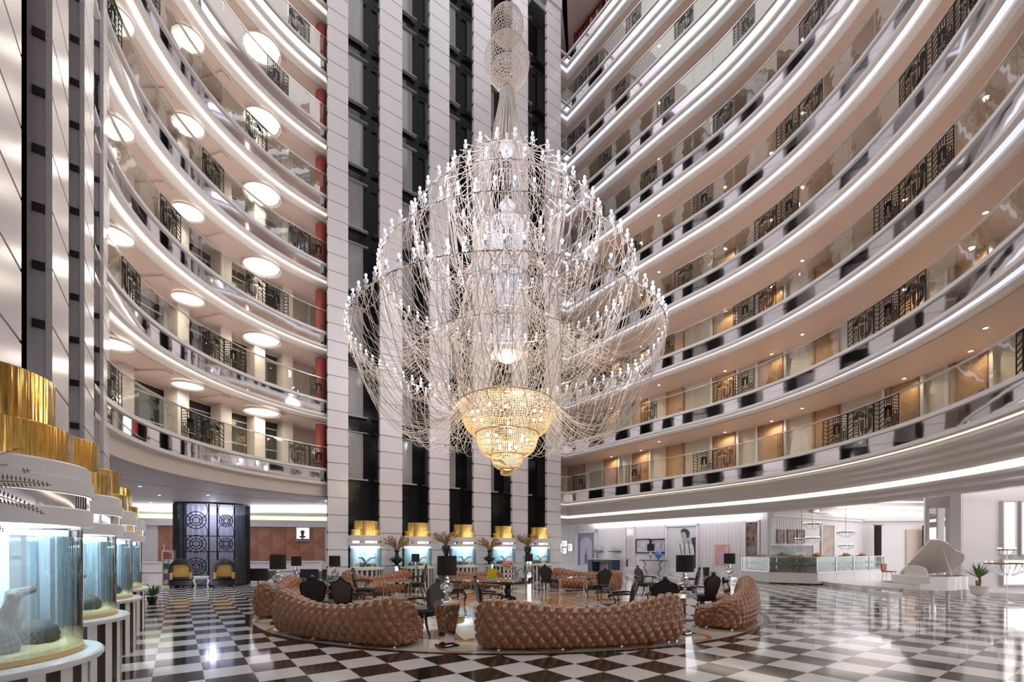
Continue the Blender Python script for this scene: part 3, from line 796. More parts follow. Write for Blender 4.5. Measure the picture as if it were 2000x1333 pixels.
st(MB().box2((15.2, 15.6, 0), (15.25, 16.0, 3.9)).build('trim_2', W['white']))
# right front wall, frontal
e = empty('wall_right_front', (15.75, 16.1, 0)); e['kind'] = 'structure'
MB().box2((0, 0, 0), (9, 0.3, 3.94)).build('plaster', W['white'], e)
MB().box2((0, -0.12, 0), (9, 0.0, 0.22)).box2((0, -0.06, 0.22), (9, 0, 0.30)).build('plinth', W['white'], e)
ER = e
# mirror pillar, its glass turned towards the tanks on the left
e = empty('mirror_pillar', (16.32, 17.4, 0), math.radians(-37)); 
tag(e, 'tall white framed mirror pillar behind the white grand piano', 'pillar')
MB().box2((-0.54, 0, 0), (0.54, 0.5, 3.94)).build('body', W['white'], e)
MB().box2((-0.42, -0.03, 0.5), (0.42, 0.0, 3.2)).build('mirror', W['mirror_flat'], e)
g = MB()
for p, q in (((-.48, -.06, .44), (-.42, 0, 3.26)), ((.42, -.06, .44), (.48, 0, 3.26)), ((-.48, -.06, .44), (.48, 0, .5)), ((-.48, -.06, 3.2), (.48, 0, 3.26))): g.box2(p, q)
g.build('frame', W['moulding'], e)
# floor level platform behind the piano
st(MB().lathe([(0.01, 0.16), (5.2, 0.16), (5.2, 0.0)], 64, (19.5, 20.0, 0)).build('trim_3', W['marble']))
# lit windows in the right front wall
i = 0
for (u0, u1, v0, v1) in ((1957, 1980, 982, 1083), (1992, 2060, 982, 1083), (1957, 2060, 1095, 1142)):
    i += 1
    p0 = px(u0, v1, 16.05); p1 = px(u1, v0, 16.05)
    w_ = empty(f'window_{100+i}', (0, 0, 0)); w_['kind'] = 'structure'
    MB().box2((p0.x, 16.03, p0.z), (p1.x, 16.08, p1.z)).build('pane', W['windowglow'], w_)
    g = MB(); t = 0.05
    for p, q in (((p0.x - t, 15.97, p0.z - t), (p0.x, 16.1, p1.z + t)), ((p1.x, 15.97, p0.z - t), (p1.x + t, 16.1, p1.z + t)), ((p0.x, 15.97, p0.z - t), (p1.x, 16.1, p0.z)), ((p0.x, 15.97, p1.z), (p1.x, 16.1, p1.z + t))): g.box2(p, q)
    g.build('window_frame', W['sill'], w_)
# cafe ceiling coves
for (x0, y0, x1, y1) in ((14.5, 20.5, 20.5, 21.2), (16.5, 23.0, 26, 23.5), (17.5, 26.0, 28, 26.6)):
    e = empty('ceiling_cove_light', (0, 0, 3.9)); 
    tag(e, 'long glowing cove recess in the cafe ceiling, ' + {20.5: 'nearest the atrium', 23.0: 'middle one', 26.0: 'farthest back'}[y0], 'light', 'glowing coves of the cafe ceiling')
    MB().box2((x0, y0, -0.02), (x1, y1, 0.0)).build('diffuser', W['cove_panel'] if 'cove_panel' in W else W['backlit'], e)
    MB().box2((x0 - .15, y0 - .12, -0.10), (x1 + .15, y0, 0.03)).box2((x0 - .15, y1, -0.10), (x1 + .15, y1 + .12, 0.03)).build('lip', W['white'], e)
# roof piece over the top corner and bookcase of the top gallery
c = (CP[0] + 2.5, CP[1] + 1.0)
st(MB().sweep(RP, [(-1.0, ZTOP), (4.0, ZTOP), (4.0, ZTOP + 0.3), (-1.0, ZTOP + 0.3)], closed=True).build('ceiling_roof', W['soffit']))

# added fill lamps facing up: they brighten the lobby by washing its ceilings
for x, y, z, e_, sx, sy, rz_, col in ((-14.5, 24.0, 3.3, 210, 12, 5.0, 0.1, (0.95, 0.94, 1.0)), (9.5, 31.0, 3.3, 190, 2.0, 13.0, 0.63, (0.95, 0.96, 1.0)),
                                (18, 22.5, 3.4, 32, 6, 2.0, .55, (1, .93, .84)), (21, 26.5, 3.4, 45, 7, 2.0, .55, (1, .93, .84)), (17.0, 14.0, 3.4, 75, 4, 2.0, 0, (1, .95, .88)),
                                (14.5, 20.0, 3.5, 25, 2, 5.0, 0.3, (1, .95, .88))):
    light('lobby_fill_uplight', 'AREA', (x, y, z), e_, col, shape='RECTANGLE', size=sx, size_y=sy, rot=(PI, 0, rz_))
# ============================================================ CHANDELIER
CX, CY = -0.15, 13.9
ch = empty('chandelier', (CX, CY, 0))
tag(ch, 'giant crystal bead chandelier with four lit rings hanging in the middle of the atrium', 'chandelier')
def ring_pts(r, z, n=96): return [(r * math.cos(2 * PI * i / n), r * math.sin(2 * PI * i / n), z) for i in range(n)]
TIERS = [(4.57, 6.28, 72), (3.73, 8.145, 54), (2.775, 9.65, 38), (1.815, 10.98, 24)]
TIERS = [(r, z + CAMZ, n) for r, z, n in TIERS]
g = MB()
for r, z, n in TIERS: g.tube(ring_pts(r, z - 0.20), 0.016, 5, closed=True)
for r, z in ((1.62, 8.15), (2.75, 7.35), (1.15, 9.95), (0.85, 11.2), (2.0, 8.9), (1.0, 12.3)): g.tube(ring_pts(r, z, 64), 0.012, 5, closed=True)
g.build('frame_ring', W['chrome'], ch, smooth=True)
# light fittings : crystal cup, pendants, bulb
cup = MB().lathe([(0.012, -0.10), (0.05, -0.09), (0.075, -0.02), (0.07, 0.0), (0.03, -0.03), (0.02, 0.06), (0.001, 0.06)], 8)
for i in range(4):
    a = i * PI / 2; cup.lathe([(0.001, 0), (0.014, 0.03), (0.010, 0.10), (0.001, 0.16)], 4, (0.06 * math.cos(a), 0.06 * math.sin(a), -0.25))
CUP = mesh_only(cup, 'candle_cup', W['cup'], True)
cup.v = [(x * .8, y * .8, z * .85) for x, y, z in cup.v]
CUP = mesh_only(cup, 'candle_cup', W['cup'], True)
BLB = mesh_only(MB().sphere((0, 0, 0.10), 0.030, 8, 6, 1.15), 'bulb', W['bulb'], True)
allp = []
for ti, (r, z, n) in enumerate(TIERS):
    for i in range(n):
        a = 2 * PI * (i + 0.5 * (ti % 2)) / n - PI / 2
        allp.append((r * math.cos(a), r * math.sin(a), z))
allp.sort(key=lambda p: (p[0] + CX)**2 + (p[1] + CY)**2 + (p[2] - CAMZ)**2)
for p in allp[:100]:
    o = inst(CUP, 'candle_cup', ch, p); inst(BLB, 'bulb', o, (0, 0, 0))
g = MB(); g2 = MB()
for p in allp[100:]:
    M = Matrix.Translation(p); g.add(cup.v, cup.f, M); g2.sphere((p[0], p[1], p[2] + 0.10), 0.030, 8, 6, 1.15)
o = g.build('candle_cup', W['cup'], ch, smooth=True); o['kind'] = 'stuff'
o2 = g2.build('bulb', W['bulb'], o, smooth=True); o2['kind'] = 'stuff'
# bead strands
def strand(g, p0, p1, sag, n=14, r=0.010):
    pts = []
    for i in range(n + 1):
        t = i / n; f = 4 * t * (1 - t)
        pts.append((p0[0] + (p1[0] - p0[0]) * t, p0[1] + (p1[1] - p0[1]) * t, p0[2] + (p1[2] - p0[2]) * t - sag * f))
    g.tube(pts, r, 3, cap=False)
def pol(r, a, z): return (r * math.cos(a), r * math.sin(a), z)
def fan(g, r0, z0, r1, z1, n, twists, sags, seg=14, rad=0.007):
    for i in range(n):
        a = 2 * PI * (i + 0.5) / n
        for tw in twists:
            for sg in sags:
                # polar interpolation so that strands follow the bowl
                pts = []
                s_ = sg * (0.93 + 0.14 * R.random()); da = tw + R.uniform(-0.02, 0.02)
                for q in range(seg + 1):
                    t = q / seg; f = 4 * t * (1 - t)
                    rr = r0 + (r1 - r0) * (t ** 1.15); aa = a + da * t
                    pts.append((rr * math.cos(aa), rr * math.sin(aa), z0 + (z1 - z0) * t - s_ * f))
                g.tube(pts, rad, 3, cap=False)
def strands(name, build):
    g = MB(); build(g); o = g.build(name, W['bead'], ch, smooth=True); o['kind'] = 'stuff'; return o
T1, T2, T3, T4 = TIERS
strands('bead_strand_curtain', lambda g: (fan(g, T1[0], T1[1] - .15, 1.42, 6.0, 72, (0.0, 0.42), (1.75,), rad=0.007), fan(g, T1[0], T1[1] - .15, 1.42, 6.0, 36, (-0.42,), (1.3,))))
strands('bead_strand_curtain', lambda g: (fan(g, T1[0], T1[1] - .15, 1.62, 8.15, 72, (0.25,), (1.15,)), fan(g, T1[0], T1[1] - .15, 2.75, 7.35, 72, (-0.2,), (0.75,))))
strands('bead_strand_curtain', lambda g: (fan(g, T2[0], T2[1] - .15, 1.62, 8.15, 54, (0.3, -0.3), (1.1,)), fan(g, T2[0], T2[1] - .15, 2.75, 7.35, 54, (0.15,), (0.9,))))
strands('bead_strand_curtain', lambda g: (fan(g, T3[0], T3[1] - .15, 1.15, 9.95, 38, (0.3, -0.3), (1.1,)), fan(g, T3[0], T3[1] - .15, 2.0, 8.9, 38, (0.1,), (0.8,))))
strands('bead_strand_curtain', lambda g: (fan(g, T4[0], T4[1] - .15, 0.85, 11.2, 24, (0.3, -0.3), (0.9,)), fan(g, T4[0], T4[1] - .15, 1.15, 9.95, 24, (0.0, 0.5), (1.0,))))
strands('bead_strand_curtain', lambda g: (fan(g, 2.75, 7.35, 1.42, 5.98, 60, (0.5, -0.5), (0.15,)), fan(g, 1.62, 8.15, 1.42, 5.98, 60, (0.45, -0.45), (0.0,)),
    fan(g, 1.62, 8.15, 0.35, 7.6, 40, (0.2,), (0.45,)), fan(g, 1.62, 8.15, 0.45, 9.3, 40, (0.2,), (0.15,)), fan(g, 1.15, 9.95, 0.4, 10.8, 30, (0.2,), (0.2,)), fan(g, 1.15, 9.95, 1.62, 8.15, 40, (0.5, -0.5), (0.2,)), fan(g, .85, 11.2, 1.15, 9.95, 30, (0.5, -0.5), (0.1,))))
def swags(g):
    for r, z, n in TIERS:
        for i in range(n):
            a0, a1 = 2 * PI * i / n, 2 * PI * (i + 1) / n
            strand(g, pol(r, a0, z - .12), pol(r, a1, z - .12), 0.20, 6, 0.008)
            strand(g, pol(r, a0, z - .12), pol(r, 2 * PI * (i + 3) / n, z - .12), 0.55, 8, 0.008)
strands('swag_strand', swags)
def skirt(g):
    for i in range(56):
        a = 2 * PI * i / 56; pts = []
        r1 = 0.55 + 0.35 * R.random(); z1 = 13.3 - 0.5 * R.random()
        for q in range(13):
            t = q / 12; pts.append(pol(0.20 + (r1 - 0.20) * t ** 1.3, a, 15.45 + (z1 - 15.45) * t))
        g.tube(pts, 0.009, 3, cap=False)
    for i in range(40):
        a = 2 * PI * i / 40; pts = []
        for q in range(13):
            t = q / 12; pts.append(pol(0.22 + (T4[0] - 0.22) * t ** 2.6, a, 15.4 + (T4[1] - 15.4) * t - 1.0 * t * (1 - t)))
        g.tube(pts, 0.009, 3, cap=False)
strands('skirt_strand', skirt)
# hollow bead spheres at the top
def lattice(name, prof, nr, nm, rad, m, zc=0.0):
    """prof: list of (r,z); rings and meridians of beads"""
    P_ = [Vector((r, z)) for r, z in prof]
    L_ = [0]
    for a, b in zip(P_[:-1], P_[1:]): L_.append(L_[-1] + (b - a).length)
    def at(s):
        for i in range(len(L_) - 1):
            if s <= L_[i + 1] + 1e-9:
                t = (s - L_[i]) / max(L_[i + 1] - L_[i], 1e-9); return P_[i].lerp(P_[i + 1], t)
        return P_[-1]
    g = MB()
    for i in range(nr + 1):
        p = at(L_[-1] * i / nr)
        if p.x > 0.03: g.tube([(p.x * math.cos(2 * PI * k / 40), p.x * math.sin(2 * PI * k / 40), p.y) for k in range(40)], rad, 3, closed=True)
    for k in range(nm):
        a = 2 * PI * k / nm
        g.tube([(at(L_[-1] * i / 16).x * math.cos(a), at(L_[-1] * i / 16).x * math.sin(a), at(L_[-1] * i / 16).y) for i in range(17)], rad * 0.8, 3, cap=False)
    o = g.build(name, m, ch, smooth=True); return o
def sph(r, z, sz=1.0, a0=0, a1=PI, n=14): return [(max(r * math.sin(a0 + (a1 - a0) * i / n), .01), z - r * sz * math.cos(a0 + (a1 - a0) * i / n)) for i in range(n + 1)]
lattice('bead_globe', sph(0.68, 16.35, 0.95), 28, 26, 0.009, W['bead'])
lattice('bead_globe', sph(0.50, 17.45, 0.85), 22, 22, 0.009, W['bead'])
lattice('bead_globe', sph(0.46, 15.98, 1.0), 16, 20, 0.008, W['bead'])
# central stem with crystal bowls
g = MB().tube([(0.05, 0, 5.0), (0.05, 0, 16)], 0.02, 8).tube([(-0.05, 0, 8.0), (-0.05, 0, 16)], 0.015, 8).tube([(0, 0, 16.0), (0, 0, 33.2)], 0.015, 6)
g.build('stem', W['chrome'], ch, smooth=True)
for z, r, h in ((13.75, 0.24, 0.42), (12.0, 0.24, 0.30), (9.1, 0.30, 0.25)):
    MB().lathe([(0.03, -h * .5), (r * .7, -h * .4), (r, 0), (r * .75, h * .35), (r * .3, h * .5), (r * .22, h), (0.03, h)], 20, (0, 0, z)).build('crystal_bowl', W['cup'], ch, smooth=True)
for z0, z1, r, n in ((10.0, 11.45, 0.48, 52), (8.95, 9.9, 0.36, 44), (7.55, 8.5, 0.42, 56), (11.5, 11.95, 0.16, 20)):
    g = MB()
    for k in range(n):
        a = 2 * PI * k / n; g.tube([pol(r, a, z1), pol(r * 0.97, a, (z0 + z1) / 2), pol(r * 0.9, a, z0)], 0.010, 4)
    for z in (z0, (z0 * .3 + z1 * .7), z1): g.tube(ring_pts(r * (0.9 if z == z0 else 1), z, 32), 0.014, 5, closed=True)
    g.build('crystal_drum', W['cup'], ch, smooth=True)
MB().lathe([(0.001, -0.16), (0.18, -0.14), (0.28, -0.06), (0.30, 0)], 24, (0, 0, 7.45)).build('lit_bowl', emit('lit_ivory_bowl', (1.0, 0.92, 0.66), 2.2), ch, smooth=True)
MB().lathe([(0.30, 0.0), (0.50, 0.03), (0.50, 0.06), (0.30, 0.03)], 28, (0, 0, 7.45)).build('bowl_rim', W['cup'], ch, smooth=True)
# bottom basket: three bowls of amber beads
def arcprof(r0, z0, r1, z1, bulge, n=14):
    out = []
    for i in range(n + 1):
        a = PI / 2 * i / n; out.append((r1 + (r0 - r1) * math.cos(a) ** bulge if 1 else 0, z0 + (z1 - z0) * math.sin(a)))
    return out
B1 = arcprof(1.42, 6.02, 0.94, 5.10, 1.0); B2 = arcprof(0.93, 5.12, 0.50, 4.46, 0.9); B3 = arcprof(0.49, 4.47, 0.20, 4.06, 0.9)
B4 = [(0.20, 4.10), (0.20, 3.90), (0.10, 3.86), (0.02, 3.86)]
for i, (Bp, nr, nm) in enumerate(((B1, 17, 120), (B2, 15, 90), (B3, 10, 56), (B4, 6, 30))):
    lattice('bead_bowl', Bp, nr, nm, 0.0085 if i < 3 else 0.007, W['beadwarm'])
lattice('bead_canopy', [(1.42, 6.03), (1.0, 6.22), (0.5, 6.32), (0.1, 6.35)], 12, 64, 0.007, W['beadwarm'])
g = MB()
for r, z in ((1.43, 6.02), (0.945, 5.10), (0.505, 4.46), (0.20, 4.06)): g.tube(ring_pts(r, z, 64), 0.018, 6, closed=True)
g.build('brass_ring', W['brass'], ch, smooth=True)
WB = mesh_only(MB().sphere((0, 0, 0), 0.045, 8, 6), 'warm_bulb', W['bulbwarm'], True)
for i in range(14): a = 2 * PI * i / 14 + .2; inst(WB, 'warm_bulb', ch, pol(1.05, a, 5.62 + 0.10 * (i % 2)))
for i in range(9): a = 2 * PI * i / 9; inst(WB, 'warm_bulb', ch, pol(0.60, a, 4.95 + 0.08 * (i % 2)))
for i in range(5): a = 2 * PI * i / 5; inst(WB, 'warm_bulb', ch, pol(0.26, a, 4.72))
# the light the lamps give
for r, z, n in TIERS:
    k = 6
    for i in range(k):
        a = 2 * PI * i / k + 0.3
        light('chandelier_glow', 'POINT', (CX + r * math.cos(a), CY + r * math.sin(a), z + 0.1), 3.2 * n / k, (0.97, 0.95, 1.0), shadow_soft_size=0.25)
light('chandelier_basket_glow', 'POINT', (CX, CY, 5.5), 60, (1.0, 0.87, 0.62), shadow_soft_size=0.3)
light('chandelier_basket_glow', 'POINT', (CX, CY, 4.85), 60, (1.0, 0.87, 0.62), shadow_soft_size=0.2)

# ============================================================ FISH TANKS
def make_tank():
    t = empty('fish_tank')
    hf = dict(a0=-PI / 2 - 0.12, a1=PI / 2 + 0.12)   # half cylinder bulging along +x
    MB().lathe([(0.70, 0.0), (0.70, 0.80)], 40, **hf).build('striped_base', W['stripe'], t, smooth=True)
    MB().lathe([(0.01, 0.80), (0.76, 0.80), (0.775, 0.82), (0.775, 0.845), (0.76, 0.86), (0.01, 0.86)], 48, **hf).build('stone_plate', W['marble'], t, smooth=True)
    MB().lathe([(0.02, 0.862), (0.66, 0.862), (0.66, 0.90), (0.56, 0.93), (0.50, 0.905), (0.02, 0.905)], 40, **hf).build('sand_bed', W['sand'], t, smooth=True)
    MB().lathe([(0.65, 0.862), (0.65, 1.78)], 48, **hf).build('curved_glass', W['tankglass'], t, smooth=True)
    w = MB().lathe([(0.60, 0.91), (0.60, 1.70), (0.02, 1.70)], 40, **hf); w.build('water', W['water'], t, smooth=True)
    g = MB(); rr = random.Random(3)
    for i in range(9):
        a = rr.uniform(-1.2, 1.2); r = rr.uniform(0.15, 0.45); g.sphere((r * math.cos(a), r * math.sin(a), 0.93 + rr.uniform(0, .08)), rr.uniform(0.06, 0.15), 9, 6, rr.uniform(.6, 1.3))
    g.build('rock_pile', W['rock'], t, smooth=True)
    g = MB(); 
    g.tube([(0.25, -0.2, 0.95), (0.3, -0.05, 1.15), (0.26, 0.12, 1.28), (0.33, 0.3, 1.30)], 0.07, 8, r1=0.03); g.tube([(0.25, -0.05, 1.1), (0.35, -0.25, 1.3), (0.36, -0.42, 1.30)], 0.05, 8, r1=0.02)
    g.build('driftwood', W['rock'], t, smooth=True)
    g = MB()
    for i in range(14):
        a = -1.4 + 2.8 * i / 13; g.tube([(0.12 + .1 * math.cos(a), 0.5 * math.sin(a), 0.9), (0.1 + .12 * math.cos(a), 0.5 * math.sin(a), 1.70)], 0.012, 5)
    g.build('air_tube', W['cup'], t, smooth=True)
    MB().box2((-0.02, -0.62, 0.9), (0.02, 0.62, 1.78)).build('back_panel', mat('pale_blue_panel', (0.72, 0.84, 0.90), 0.2, noise=0.3, nscale=5, stretch=(3, 3, .3)) if 'tb' not in W else W['tb'], t)
    MB().lathe([(0.64, 1.775), (0.71, 1.775), (0.71, 1.89), (0.70, 1.90), (0.64, 1.90)], 48, **hf).build('white_collar', W['white'], t, smooth=True)
    MB().lathe([(0.69, 1.90), (0.69, 1.995)], 48, **hf).build('mirror_collar', W['chrome'], t, smooth=True)
    MB().lathe([(0.70, 1.995), (0.715, 2.0), (0.715, 2.10), (0.70, 2.105), (0.70, 2.20), (0.68, 2.215), (0.3, 2.24)], 48, **hf).build('white_drum', W['white'], t, smooth=True)
    MB().lathe([(0.60, 2.22), (0.60, 2.46), (0.58, 2.47), (0.3, 2.47)], 48, **hf).build('gold_drum', W['gold'], t, smooth=True)
    MB().lathe([(0.50, 2.47), (0.50, 2.82), (0.48, 2.83), (0.02, 2.83)], 48, **hf).build('gold_crown', W['gold'], t, smooth=True)
    MB().lathe([(0.05, 1.74), (0.5, 1.74)], 24, **hf).build('tank_lamp', W['tanklamp'], t)
    return t
W['tanklamp'] = emit('aquarium_lamp', (0.86, 0.95, 1.0), 16.0)
tk = make_tank(); first = True
def place_tank(xy, rz, label, group):
    global first
    o = tk if first else copy_tree(tk)
    first = False; o.location = (xy[0], xy[1], 0); o.rotation_euler = (0, 0, rz); tag(o, label, 'fish tank', group); return o
NA = ['nearest the camera, cut by the frame edge', 'nearest but fully in view, big curved glass', 'second fully visible one along the left wall', 'third along the left wall', 'farthest of the left wall, beside the palm']
for i, a in enumerate((2.31, 4.73, 7.15, 9.57, 11.99)):
    place_tank(ab(a, -1.23), math.atan2(BX[1], BX[0]), 'striped round fish tank with gold crown at the left pilasters, ' + ['behind the frame edge', 'the nearest one in view', 'second in view', 'third in view', 'the farthest in view'][i], 'fish tanks at the left pilasters')
for i in range(5):
    c = PB(0.70 + 2.33 * i, 0.0)
    place_tank(c, math.atan2(nB[1], nB[0]), 'striped round fish tank with gold crown in the tower front, ' + ['leftmost', 'second from left', 'in the centre', 'second from right', 'rightmost'][i], 'fish tanks of the tower front')

# vases of dried flowers between tanks
def make_vase(kind, seed):
    t = empty('dried_flower_vase'); rr = random.Random(seed)
    if kind: MB().lathe([(0.001, 0.0), (0.10, 0.0), (0.06, 0.04), (0.16, 0.30), (0.17, 0.34), (0.14, 0.42), (0.001, 0.42)], 16).build('vase', W['lacquer'], t, smooth=True)
    else: MB().lathe([(0.001, 0), (0.09, 0), (0.05, 0.05), (0.20, 0.14), (0.24, 0.22), (0.08, 0.30), (0.06, 0.42), (0.11, 0.50), (0.001, 0.50)], 16).build('vase', W['lacquer'], t, smooth=True)
    g = MB(); z0 = 0.42 if kind else 0.5
    for i in range(34):
        a = rr.uniform(0, 2 * PI); s = rr.uniform(0.15, 0.42); h = rr.uniform(0.18, 0.5)
        p = [(0, 0, z0 - .05), (s * .4 * math.cos(a), s * .4 * math.sin(a), z0 + h * .6), (s * math.cos(a), s * math.sin(a), z0 + h)]
        g.tube(p, 0.008, 3, r1=0.02); g.sphere(p[2], 0.03, 5, 3)
    o = g.build('dried_stems', W['dried'], t); return t
va, vb = make_vase(1, 1), make_vase(0, 2)
ped = MB().box((0, 0, 0.5), (0.30, 0.30, 1.0)); 
pm = mesh_only(ped, 'pedestal', W['mirror_flat'])
used = set()
for i, (t, kd, zz) in enumerate(((1.83, 0, 0.98), (4.16, 1, 1.30), (6.49, 0, 0.98), (8.82, 1, 1.30))):
    c = PB(t, -0.62); src = vb if kd == 0 else va
    o = src if kd not in used else copy_tree(src); used.add(kd)
    o.location = (c[0], c[1], zz + 0.0); o.scale = (1.25, 1.25, 1.25)
    tag(o, 'black vase of dried golden flowers before the tower front, ' + ['leftmost', 'second from left', 'third from left', 'rightmost'][i], 'vase', 'dried flower vases along the tower')
    p = MB().box((0, 0, zz / 2 - 0.02), (0.26, 0.26, zz - 0.04)).build('column', W['mirror_flat'], None)
    e = empty('display_pedestal', (c[0], c[1], 0), rzB); p.parent = e
    MB().box((0, 0, zz - 0.02), (0.34, 0.34, 0.04)).build('top_slab', W['lacquer'], e)
    tag(e, 'slim mirrored pedestal carrying a dried flower vase, ' + ['leftmost', 'second from left', 'third from left', 'rightmost'][i], 'pedestal', 'pedestals of the dried flower vases')
# big dried fern leaves poking in from the left edge
def fern(g, p0, p1, up, n=26, w=0.10):
    p0, p1 = Vector(p0), Vector(p1); ax = (p1 - p0)
    pts = [p0 + ax * (i / n) + Vector((0, 0, up * 4 * (i / n) * (1 - i / n))) for i in range(n + 1)]
    g.tube(pts, 0.006, 4, r1=0.002)
    side = ax.cross(Vector((0, 1, 0.2))).normalized()
    for i in range(2, n):
        s = w * math.sin(PI * (i / n) ** 0.7) + 0.01
        for sg in (-1, 1):
            q = pts[i] + side * sg * s + ax.normalized() * s * 0.35
            d = (q - pts[i]); pr = d.cross(Vector((0, 1, 0))).normalized() * 0.006
            m = pts[i] + d * 0.5; k = len(g.v)
            g.v += [tuple(pts[i]), tuple(m + pr), tuple(q), tuple(m - pr), tuple(m + Vector((0, 0.008, 0)))]
            g.f += [(k, k + 1, k + 4), (k + 1, k + 2, k + 4), (k + 2, k + 3, k + 4), (k + 3, k, k + 4)]
fx = empty('dried_fern_arrangement', (*ab(3.42, -0.98), 0)); tag(fx, 'arrangement of long dried golden fern leaves reaching in at the left edge', 'dried fern')
def rel(p): return tuple(Vector(p) - fx.location)
MB().lathe([(0.001, 1.3), (0.08, 1.3), (0.05, 1.34), (0.13, 1.55), (0.11, 1.66), (0.001, 1.66)], 16).build('vase', W['lacquer'], fx, smooth=True)
b0 = (fx.location.x, fx.location.y, 1.62)
for u, v, Y, up, q in ((100, 948, 2.75, 0.035, (-150, 955)), (88, 1005, 2.7, 0.06, (-150, 960)), (60, 920, 2.9, 0.03, (-140, 950)), (10, 1040, 2.8, 0.05, (-150, 980))):
    p = px(u, v, Y); g = MB(); q = px(q[0], q[1], Y + .15); fern(g, rel(q), rel(p), up, 30, 0.050); g.tube([rel(b0), rel(q)], 0.006, 4); g.build('fern_leaf', W['dried'], fx)
g = MB()
for u, v, Y in ((58, 905, 3.1), (35, 862, 3.2), (60, 840, 3.3), (80, 870, 3.2), (20, 900, 3.1)):
    p = Vector(rel(px(u, v, Y))); m = (p + Vector(rel(b0))) * 0.5 + Vector((0, 0, 0.18)); g.tube([rel(b0), m, p], 0.006, 4, r1=0.003); g.sphere(p, 0.02, 6, 4, 1.8)
g.build('bare_twig', W['dried'], fx)
pz = MB().box((0, 0, 0.65), (0.24, 0.24, 1.3)).build('display_pedestal', W['mirror_flat'], None, loc=(fx.location.x, fx.location.y, 0), rz=rzA)
tag(pz, 'mirrored pedestal under the dried fern arrangement beside the nearest tank', 'pedestal')

# ============================================================ SOFAS
MC = (-0.1, 13.9)
def catmull(P_, n, closed=True):
    P_ = np.array(P_, float); k = len(P_); out = []
    m = k if closed else k - 1
    for i in range(m):
        if closed: a, b, c, d = P_[(i - 1) % k], P_[i], P_[(i + 1) % k], P_[(i + 2) % k]
        else: a, b, c, d = P_[max(i - 1, 0)], P_[i], P_[i + 1], P_[min(i + 2, k - 1)]
        for j in range(24):
            t = j / 24; out.append(0.5 * ((2 * b) + (-a + c) * t + (2 * a - 5 * b + 4 * c - d) * t * t + (-a + 3 * b - 3 * c + d) * t ** 3))
    if not closed: out.append(P_[-1])
    out = np.array(out); q = np.vstack([out, out[:1]]) if closed else out
    L_ = np.concatenate([[0], np.cumsum(np.linalg.norm(np.diff(q, axis=0), axis=1))])
    s = np.linspace(0, L_[-1], n + (1 if closed else 0))
    r = np.stack([np.interp(s, L_, q[:, i]) for i in range(q.shape[1])], 1)
    return (r[:-1] if closed else r), L_[-1]
